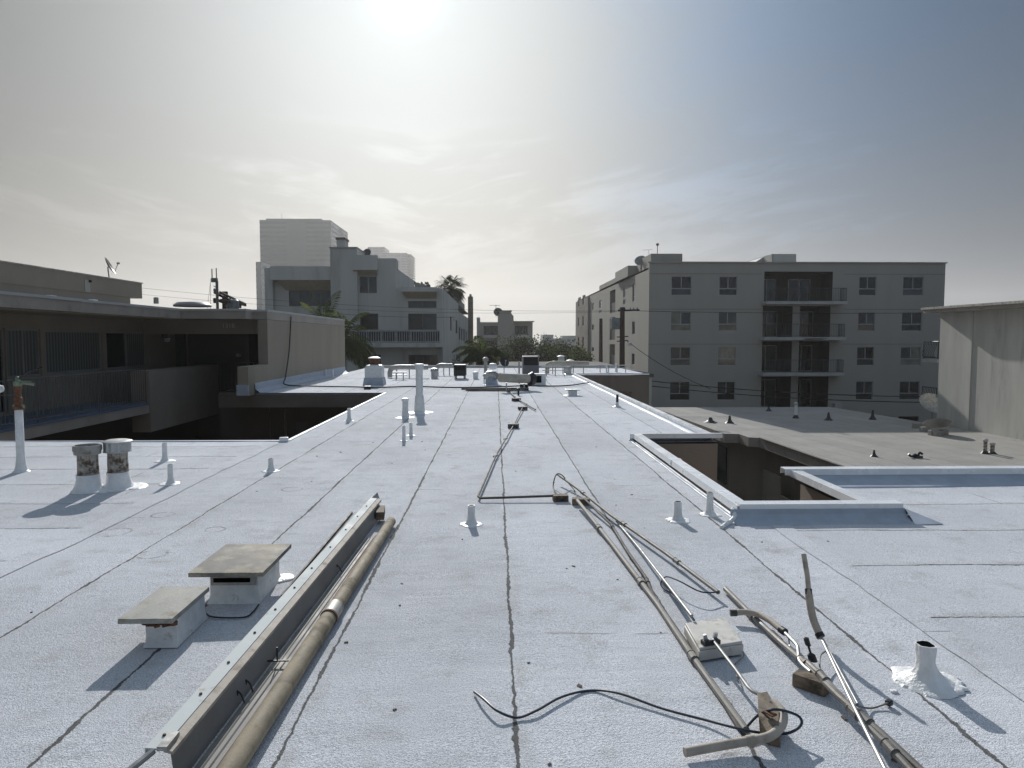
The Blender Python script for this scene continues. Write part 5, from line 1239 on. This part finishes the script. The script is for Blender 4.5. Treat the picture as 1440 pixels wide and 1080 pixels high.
# ---- middle distance house block with flared tower
tm = thing('flared_tower_building', (0,125,GB), 'grey two-winged building at the centre with a flared top on its middle tower', 'building')
YM = 125.0; mx = lambda px: AT(px,460,YM).x; mz = lambda py: AT(697,py,YM).z
FM = Face(tm,(0,YM,0),(1,0,0),(0,-1,0))
for a, b, c, d in ((680,700,471,458.5),(724,742,470,458.5),(724,741,490,477),(680,699,492,479)): FM.window(mx(a),mx(b),mz(c),mz(d),'quad',('glass',),.5,frame='frame_dark',fw=.12)
FM.build(mx(671),mx(749),GB,mz(453),'stucco_gray')
MB().box(mx(700),mx(722),YM-1.2,YM+6,GB,mz(445)).build('tower','stucco_gray',tm)
MB().add([(mx(a),YM-1.2+q*7.2,mz(b)) for q in (0,1) for a, b in ((700,445),(722,445),(718,440),(719,437.5),(701,437.5),(702,440))],
   [(0,1,2,3,4,5),(11,10,9,8,7,6)]+[(i,(i+1)%6,(i+1)%6+6,i+6) for i in range(6)]).build('tower_top','stucco_gray',tm)
MB().box(mx(699.5),mx(720),YM-1.4,YM+6.2,mz(437.5),mz(436.8)).build('tower_cap','stucco_brown',tm)
MB().box(mx(721),mx(751),YM-.9,YM-.01,mz(453),mz(451.5)).build('eave','stucco_gray',tm)
MB().box(mx(670.5),mx(675),YM-.6,YM+2,GB,mz(446.5)).build('pier','stucco_gray',tm)
for a, b in ((680,700),(724,745)): MB().box(mx(a),mx(b),YM-.8,YM-.01,mz(475),mz(471.5)).build('balcony','stucco_cream',tm)
vw = MB(); vwall(vw,mx(749),YM,mx(749),YM+15,GB,mz(453)); vwall(vw,mx(671),YM,mx(671),YM+15,GB,mz(453)); vw.build('wall','stucco_brown',tm)
MB().box(mx(671),mx(749),YM+.1,YM+15,mz(454),mz(453.5)).build('roof','roof_far',tm)
q = Vector((mx(700.5),YM+2,mz(442))); dish(q,.8,R(180),R(30),'tiny dish on the shoulder of the flared tower','rail_dark',.4,arm=False)
q = Vector((mx(697.5),YM+3,mz(445))); a_ = MB(); a_.tube([q,q+Vector((0,0,2.2))],.05,5); a_.tube([q+Vector((-1.2,0,2.1)),q+Vector((.8,0,2.0))],.04,5); tag(a_.build('roof_antenna','rail_gray'),'thin aerial beside the flared tower top','antenna')

# ---- low white building far behind
tw = thing('low_white_building', (25,230,GB), 'low white building far away between the flared tower and the grey block', 'building')
YW = 230.0; wx = lambda px: AT(px,480,YW).x; wz = lambda py: AT(697,py,YW).z
FW = Face(tw,(0,YW,0),(1,0,0),(0,-1,0))
for px in (778,786,795,803): FW.window(wx(px),wx(px+4.5),wz(489),wz(485.5),'one',('glass',),.4,fw=.1)
FW.build(wx(764),wx(830),GB,wz(482),'stucco_cream')
MB().box(wx(764),wx(779),YW+2,YW+14,wz(483),wz(470.5)).build('upper_block','stucco_cream',tw)
F2 = Face(tw,(0,YW+4,0),(1,0,0),(0,-1,0))
for px in (784,792,799,806): F2.window(wx(px),wx(px+4.5),wz(481),wz(477.5),'one',('glass',),.4,fw=.1)
F2.build(wx(779),wx(830),wz(482.5),wz(476),'stucco_cream')
MB().box(wx(793),wx(830),YW+6,YW+14,wz(477),wz(472)).build('upper_block','stucco_cream',tw)
MB().box(wx(764),wx(830),YW+.1,YW+20,wz(482.6),wz(482.2)).build('roof','roof_far',tw)

# ---- pale low roof right behind ours
tn = thing('pale_roof_building', (2,54,GB), 'low building with a pale flat roof just beyond the end of the white roof', 'building')
MB().box(-5,9.5,43,66,GB,-.75).build('wall','stucco_cream',tn)
MB().box(-5.1,9.6,42.9,66.1,-.75,-.55).build('roof','roof_far',tn)
for i,(px,h) in enumerate(((789,.9),(779,.5),(802,.6))):
    q = AT(px,510,50); q.z = -.55; MB().lathe([(.3,0),(.22,.1),(.22,h),(.3,h),(.001,h+.1)],10,q).build('vent','paint_white' if i != 1 else 'galv_dull',tn)

# ---- far towers
def tower(name, label, px0, px1, pyt, Y, depth, m, side=None):
    a = AT(px0,450,Y).x; b = AT(px1,450,Y).x; zt = AT(697,pyt,Y).z
    t = thing(name, ((a+b)/2,Y,GB), label, 'tower'); MB().box(a,b,Y,Y+depth,GB,zt).build('shaft',m,t); return t, a, b, zt
t, a, b, zt = tower('office_tower','tall hazy office tower behind the pale stepped building',368,467,310.5,520,60,'tower_a')
MB().box(a+4,b-7,522,570,zt,zt+1.3).build('roof_parapet','tower_a',t)
MB().tube([(a+13,530,zt),(a+13,530,zt+6)],.15,5).build('mast','rail_gray',t)
t, a, b, zt = tower('slim_tower','slim pale tower just left of the tall office tower',361.5,369,369,420,22,'tower_b')
t, a, b, zt = tower('balcony_tower','faint far tower with balcony edges right of the tall office tower',518,573,356,900,60,'tower_b')
MB().box(a,a+21,902,940,zt,AT(530,347,900).z).build('upper_block','tower_b',t)
bl = MB()
for k in range(30): z = zt-2-k*3.3; bl.box(b,b+4.5,905,955,z,z+1.0)
bl.build('balconies','tower_b',t)

# ---- background city fabric low along the horizon, hidden mostly
for i, (x, y, w_, h_, m) in enumerate([(-95,190,50,11,'stucco_cream'),(95,170,45,9,'stucco_gray'),(-60,300,60,13,'stucco_gray'),(70,330,60,10,'stucco_cream')]):
    t = thing('background_building',(x,y,GB),['pale flat block far behind the left buildings','grey flat block far behind the right buildings','grey flat block far off at the left','pale flat block far off at the right'][i],'building')
    MB().box(x-w_/2,x+w_/2,y,y+20,GB,GB+h_).build('wall',m,t); MB().box(x-w_/2-.2,x+w_/2+.2,y-.2,y+20.2,GB+h_,GB+h_+.4).build('roof','roof_far',t)

# ================================================================== poles and wires
def upole(x, y, zt, r, label, arm=None):
    t = thing('utility_pole',(x,y,GB),label,'utility pole')
    MB().tube([(x,y,GB),(x+.02,y,(zt+GB)/2),(x,y,zt)],r,10,rads=[r*1.25,r*1.1,r*.85]).build('pole','pole_wood',t); return t
Pp = AT(875,450,50); zt = AT(875,432,50).z
t = upole(Pp.x,50,zt,.19,'dark utility pole with crossarm and transformer before the grey block')
d_ = Vector((.75,-.66,0)); c = Vector((Pp.x+.35,50,zt-.22))
am = MB(); am.tube([c-d_*.75,c+d_*.95],.07,6); am.build('crossarm','pole_wood',t)
am = MB()
for k in (-.6,-.2,.25,.5,.8): am.lathe([(.04,0),(.06,.06),(.03,.12),(.001,.14)],8,c+d_*k+Vector((0,0,.06)))
am.build('insulators','transformer',t)
for i in range(2):
    z = AT(875,474+i*6,50).z; MB().tube([Vector((Pp.x-.35,50.1,z)),Vector((Pp.x+.42,49.9,z+.05))],.04,6).build('bracket','pole_wood',t)
q = AT(866.5,456,50.2); MB().box(q.x-.36,q.x+.30,50.0,50.5,AT(866,463,50).z,AT(866,447,50).z).build('transformer','transformer',t,bevel=.04)
MB().lathe([(.13,-.1),(.16,0),(.12,.12),(.001,.14)],10,(Pp.x+.5,49.8,AT(875,484,50).z)).build('lamp','paint_white',t)
P2 = AT(845,450,75); t = upole(P2.x,75,AT(845,448,75).z,.2,'plain dark utility pole in front of the narrow windows of the grey block')
# left pole with double crossarms seen end on
P3 = AT(316.5,420,44); t = upole(P3.x,44,AT(316,410,44).z,.2,'dark utility pole with double crossarms and transformer above the left roof')
for dz in (0,-.42):
    a = AT(302,411,42)+Vector((0,0,dz)); b = AT(338,430,46.5)+Vector((0,0,dz*.2)); 
    MB().tube([a,b],.09,6).build('crossarm','pole_wood',t); MB().tube([a+Vector((.25,.25,.0)),b+Vector((.25,.25,.12))],.07,6).build('crossarm','pole_wood',t)
ins = MB()
for k in range(6):
    p = AT(302,411,42).lerp(AT(338,430,46.5),k/5.2); ins.lathe([(.04,.05),(.09,.13),(.04,.22),(.001,.25)],7,p)
ins.build('insulators','transformer',t)
q = AT(329,431,44); MB().lathe([(.28,-.5),(.30,-.45),(.30,.35),(.2,.42),(.001,.43)],14,q).build('transformer','transformer',t)
q = AT(322,433,44); MB().lathe([(.2,-.4),(.2,.3),(.001,.32)],12,q).build('transformer','transformer',t)
q = AT(302,422,43); MB().lathe([(.08,-.18),(.1,-.1),(.1,.1),(.001,.14)],8,q).build('cutout','pole_wood',t)
# aerial with two rods
q = AT(306,437,26); q.z = ZE; at_ = MB(); at_.tube([q,Vector((q.x,26,AT(306,395,26).z))],.05,6); at_.tube([Vector((q.x-.01,26,AT(306,396,26).z)),Vector((q.x-.01,26,AT(306,377,26).z))],.018,6)
xa = AT(298.5,400,26).x; at_.tube([Vector((xa,26,AT(299,397,26).z)),Vector((xa,26,AT(299,378,26).z))],.018,6); at_.box(xa-.02,q.x+.02,25.95,26.05,AT(299,397,26).z,AT(299,391,26).z)
at_.tube([Vector((xa+.05,26,AT(299,402,26).z)),Vector((q.x,26,AT(300,405,26).z))],.015,5)
tag(at_.build('antenna_mast','rail_dark'),'thin antenna mast with twin upright rods and a box above the left roof','antenna')
g_ = MB()
for p0, p1 in (((290,437),(296,397)),((296,437),(296,392))): a = AT(p0[0],p0[1],27); a.z = ZE; g_.tube([a,AT(p1[0],p1[1],27)],.008,5)
tag(g_.build('guy_frame','rail_gray'),'faint thin wire frame left of the antenna mast','guy wires')
def wire(p0, p1, sag, r, label, n=14, m='wire'):
    p0 = Vector(p0); p1 = Vector(p1); pts = []
    for i in range(n+1): t_ = i/n; q = p0.lerp(p1,t_); q.z -= 4*sag*t_*(1-t_); pts.append(q)
    return tag(MB().tube(pts,r,5).build('overhead_wire',m),label,'wire','overhead wires')
wire(AT(890,437,50),AT(1440,438,50),.15,.018,'power line crossing the grey block at fourth floor height')
wire(AT(868,437,50),AT(200,405,50),.5,.009,'upper power line crossing the sky from the left pole to the right')
wire(AT(868,438,50.4),AT(200,414,50.4),.55,.008,'lower power line crossing the sky from the left pole to the right')
wire(AT(908,535,46),AT(1322,558,42),.25,.03,'upper thick service cable low across the grey block')
wire(AT(908,542,46),AT(1322,566,42),.25,.03,'lower thick service cable low across the grey block')
wire(AT(880,478,50),AT(1000,547,44),.3,.022,'cable slanting down from the near utility pole')
wire(AT(470,441,52),AT(640,446,52),.1,.012,'thin line crossing the pale stepped building')

# ================================================================== trees
def leafquad(mb, p, d, nrm, L, W):
    s_ = d.cross(nrm).normalized()*W; mb.add([p-s_*.3, p+d*L*.5-s_, p+d*L, p+d*L*.5+s_], [(0,1,2,3)])
def palm(name, base, top, nf, fl, label, m='leaf_palm', seed=1, fan=False, droop=1.0, lw=.035, grp=None):
    base = Vector(base); top = Vector(top); r = random.Random(seed); t = thing(name,base,label,'palm tree',grp)
    mid = base.lerp(top,.5)+Vector((r.uniform(-.3,.3),0,0)); MB().tube(spline([base,mid,top],6),.2,9,rads=None).build('trunk','trunk',t)
    cr = MB(); rb = MB()
    for i in range(nf):
        az = 2*math.pi*(i*.618+.1*r.random()); el = R(r.uniform(-25,80)); Lf = fl*r.uniform(.8,1.1)
        d = Vector((math.cos(az)*math.cos(el),math.sin(az)*math.cos(el),math.sin(el))); h = Vector((math.cos(az),math.sin(az),0))
        pts = []; p = top.copy(); n = 9
        for k in range(n+1): pts.append(p.copy()); p = p+d*(Lf/n); d = (d+Vector((0,0,-.17*droop*(1+k*.12)))).normalized()
        if fan:
            q = pts[4]; rb.tube(pts[:5],.03,4); dd = (pts[5]-pts[3]).normalized(); side = dd.cross(Vector((0,0,1))).normalized(); up = side.cross(dd)
            for k in range(22):
                a = R(-100+200*k/21); v = (dd*math.cos(a)+side*math.sin(a)+Vector((0,0,-.25*abs(math.sin(a))))).normalized()
                L = Lf*.45*(1-.25*abs(a)/2); e = q+v*L+Vector((0,0,-L*.3)); cr.add([q, q+v*L*.55+side*.05, e, q+v*L*.55-side*.05],[(0,1,2,3)])
        else:
            rb.tube(pts,.02,4,rads=[.035*(1-k/n)+.008 for k in range(n+1)])
            for k in range(4*n):
                f_ = .10+.9*k/(4*n); i0 = min(n-1,int(f_*n)); q = pts[i0].lerp(pts[i0+1],f_*n-i0); dd = (pts[i0+1]-pts[i0]).normalized(); sd = dd.cross(Vector((0,0,1))).normalized()
                LL = fl*.26*math.sin(math.pi*(.15+.8*f_))
                for sg in (-1,1):
                    v = (sd*sg*.8+dd*.55+Vector((0,0,-.35*droop+r.uniform(-.15,.15)))).normalized()
                    cr.add([q, q+v*LL*.5+dd*lw, q+v*LL+Vector((0,0,-LL*.25*droop)), q+v*LL*.5-dd*lw],[(0,1,2,3)])
    rb.build('fronds_stems','trunk' if fan else m,t); cr.build('crown',m,t,smooth=0,fixn=False); return t
def tree(base, hgt, rad, label, m, seed, n=2600, ls=.28, grp='trees in the middle distance'):
    base = Vector(base); r = random.Random(seed); t = thing('tree',base,label,'tree',grp)
    top = base+Vector((0,0,hgt*.55)); tk = MB(); tk.tube([base,base.lerp(top,.5)+Vector((.2,0,0)),top],.3,8,rads=[.32,.24,.16])
    cl = []
    for i in range(16):
        a = r.uniform(0,6.28); q = base+Vector((math.cos(a)*rad*r.uniform(.2,.85),math.sin(a)*rad*r.uniform(.2,.85),hgt*r.uniform(.5,.93))); cl.append((q,rad*r.uniform(.22,.42)))
        tk.tube([top.lerp(base,r.uniform(0,.3)),top.lerp(q,.5)+Vector((0,0,-.3)),q],.07,5,rads=[.12,.07,.03])
    tk.build('trunk','trunk',t); lf = MB()
    for i in range(n):
        q, s_ = r.choice(cl); v = Vector((r.gauss(0,1),r.gauss(0,1),r.gauss(0,.8))); v = v.normalized()*s_*(r.random()**.4)
        p = q+v; d = Vector((r.uniform(-1,1),r.uniform(-1,1),r.uniform(-.8,.5))).normalized(); u = Vector((r.uniform(-1,1),r.uniform(-1,1),r.uniform(-1,1)))
        leafquad(lf,p,d,u,ls*r.uniform(.6,1.3),ls*.35)
    lf.build('crown',m,t,smooth=0,fixn=False); return t
q = AT(482,455,46); palm('palm_tree',(q.x+.2,46,GB),(q.x,46,AT(482,480,46).z),32,3.0,'big feathery palm before the pale stepped building, behind the tan wall',seed=3)
q = AT(455,440,50); palm('palm_tree',(q.x,50,GB),(q.x,50,AT(458,456,50).z),9,2.7,'slender yellow-green palm shoot left of the big feathery palm','leaf_palm',seed=8,droop=.45)
q = AT(634,404,84); palm('fan_palm_tree',(q.x,84,GB),(q.x,84,AT(634,406,84).z),46,2.6,'fan palm rising above the roof of the pale stepped building','leaf_dark',seed=5,fan=True,droop=.8)
q = AT(676,500,55); palm('palm_tree',(q.x,55,GB),(q.x,55,AT(678,500,55).z),26,2.6,'short dark palm before the flared tower building','leaf_mid',seed=12,lw=.05)
for px, py, Y, rd, m, lab, sd in ((668,496,70,2.6,'leaf_mid','bushy green tree at the foot of the pale stepped building',1),(690,492,78,3.0,'leaf_dark','dark bushy tree just right of the short dark palm',2),
    (735,482,96,4.4,'leaf_dark','dark round tree before the right wing of the flared tower building',3),(757,480,92,4.2,'leaf_dark','dark tree just right of the flared tower building',4),
    (776,487,100,4.4,'leaf_dark','dark tree below the low white building, left one',5),(792,488,104,4,'leaf_mid','mid green tree below the low white building, middle one',6),(806,488,88,3.6,'leaf_mid','mid green tree against the brick wing of the grey block',7),
    (718,497,90,2.8,'leaf_dark','dark low tree at the foot of the flared tower',9)):
    c = AT(px,py,Y); tree((c.x,Y,GB),(c.z-GB)+ .4,rd,lab,M[m],sd)

# ================================================================== haze
hz = MB().box(-1700,1700,-400,2400,-8,150).build('haze','asphalt',smooth=0)
tag(hz,'thin pale haze that fades the far towers','haze',kind='stuff')
hm = bpy.data.materials.new('haze_volume'); hm.use_nodes = True; nt = hm.node_tree; nt.nodes.clear()
vo = nt.nodes.new('ShaderNodeVolumePrincipled'); vo.inputs['Color'].default_value = (1,.985,.96,1); vo.inputs['Density'].default_value = .00027; vo.inputs['Anisotropy'].default_value = .45
om = nt.nodes.new('ShaderNodeOutputMaterial'); nt.links.new(vo.outputs[0], om.inputs['Volume'])
hz.data.materials.clear(); hz.data.materials.append(hm)

# ================================================================== sky, sun, camera
W = bpy.data.worlds.new('World'); S.world = W; W.use_nodes = True
t = NT(W.node_tree); bg = [n for n in t.n if n.type == 'BACKGROUND'][0]
sky = t.new('ShaderNodeTexSky', sky_type='NISHITA', sun_disc=False)
sky.sun_elevation = SUN_EL; sky.sun_rotation = SUN_AZ; sky.air_density = 1.6; sky.dust_density = 3.5; sky.ozone_density = 2.0; sky.altitude = 0
gen = t.new('ShaderNodeTexCoord').outputs['Generated']
vn = t.new('ShaderNodeVectorMath', operation='NORMALIZE'); t.put(vn.inputs[0], gen); dv = vn.outputs[0]
dt = t.new('ShaderNodeVectorMath', operation='DOT_PRODUCT'); t.put(dt.inputs[0], dv); dt.inputs[1].default_value = tuple(SDIR)
ct = dt.outputs['Value']
ang = t.m('MULTIPLY', t.m('ARCCOSINE', t.m('MINIMUM', ct, .99999)), 57.2958)
sx = t.new('ShaderNodeSeparateXYZ'); t.put(sx.inputs[0], dv)
el = sx.outputs[2]; xx = sx.outputs[0]
# marine layer: pale veil, brighter towards the sun, thinning to blue at the right
half = t.m('MULTIPLY', t.m('ADD', ct, 1), .5)
base = t.m('ADD', t.m('ADD', .55, t.m('ADD', t.ss(ct, .68, -.2, 0, .95), t.ss(el, .46, .9, 0, 2.2))), t.m('MULTIPLY', 4.15, t.m('POWER', half, 27)))
au = t.m('MULTIPLY', 2.2, t.m('EXPONENT', t.m('MULTIPLY', ang, -1/12.0)))
core = t.m('MULTIPLY', 3.2, t.m('EXPONENT', t.m('MULTIPLY', t.m('MULTIPLY', ang, ang), -1/4.0)))
hor = t.m('MULTIPLY', 1.38, t.m('MULTIPLY', t.ss(el, .0, .42, 1, 0), t.m('POWER', half, 11)))
lum = t.m('ADD', t.m('ADD', base, au), t.m('ADD', core, hor))
sv = t.new('ShaderNodeCombineXYZ', i_X=t.m('MULTIPLY', xx, 1.3), i_Y=t.m('MULTIPLY', sx.outputs[1], .6), i_Z=t.m('SUBTRACT', t.m('MULTIPLY', el, 5.5), t.m('MULTIPLY', t.m('ABSOLUTE', t.m('ADD', xx, .1)), .9))).outputs[0]
cn = t.noise(sv, 2.1, 6, .55, .35)
cn2 = t.noise(sv, 5.5, 7, .6, .6)
cloud = t.m('MULTIPLY', t.ss(t.m('ADD', t.m('MULTIPLY', cn, .6), t.m('MULTIPLY', cn2, .4)), .49, .60), t.m('MULTIPLY', t.ss(el, .05, .13), t.ss(el, .19, .31, 1, 0)))
lum = t.m('MULTIPLY', lum, t.m('ADD', 1.0, t.m('ADD', t.m('MULTIPLY', cloud, .25), t.m('MULTIPLY', t.m('SUBTRACT', cn, .5), .07))))
warm = t.ss(el, .0, .33, 1, 0)
tint = t.mix(warm, (.95, 1.0, 1.03), (1.0, .975, .90))
tint = t.mix(t.m('EXPONENT', t.m('MULTIPLY', ang, -1/12.0)), tint, (.90, 1.02, 1.08))
side = t.ss(t.m('ADD', xx, t.m('MULTIPLY', t.m('SUBTRACT', cn, .5), .22)), .04, .52)      # veil thins towards the right
side = t.m('MULTIPLY', side, t.ss(el, .02, .42, .4, 1))
tint = t.mix(side, tint, (.40, .92, 1.74))
back = t.m('MAXIMUM', t.ss(ct, .45, -.6), t.ss(el, .46, .8))
tint = t.mix(back, tint, (.66, .84, 1.08))
lum = t.m('MULTIPLY', lum, t.m('SUBTRACT', 1.0, t.ss(t.m('MULTIPLY', xx, -1), .2, .6, 0, .05)))
vc = t.new('ShaderNodeCombineColor'); 
for i in range(3): t.put(vc.inputs[i], lum)
veil = t.mix(1.0, vc.outputs[0], tint, 'MULTIPLY')
fac = .98
t.put(bg.inputs['Color'], t.mix(fac, sky.outputs[0], veil)); bg.inputs['Strength'].default_value = .12
sl = bpy.data.lights.new('sun', 'SUN'); sl.energy = 4.05; sl.angle = R(.6); sl.color = (1, .975, .94)
so = bpy.data.objects.new('sun', sl); COL.objects.link(so); so.rotation_euler = SDIR.to_track_quat('Z', 'Y').to_euler(); so.location = (-20, 100, 60)
cd = bpy.data.cameras.new('camera'); cd.sensor_width = 36; cd.lens = 25.0; cd.clip_start = .05; cd.clip_end = 5000
co = bpy.data.objects.new('camera', cd); COL.objects.link(co)
co.matrix_world = Matrix((( RGT.x, UPV.x, -FWD.x, 0),(RGT.y, UPV.y, -FWD.y, 0),(RGT.z, UPV.z, -FWD.z, CAMH),(0,0,0,1)))
S.camera = co
S.view_settings.view_transform = 'Standard'; S.view_settings.look = 'None'; S.view_settings.exposure = .06; S.view_settings.gamma = 1
S.cycles.max_bounces = 6; S.cycles.volume_bounces = 1
S.cycles.use_denoising = True
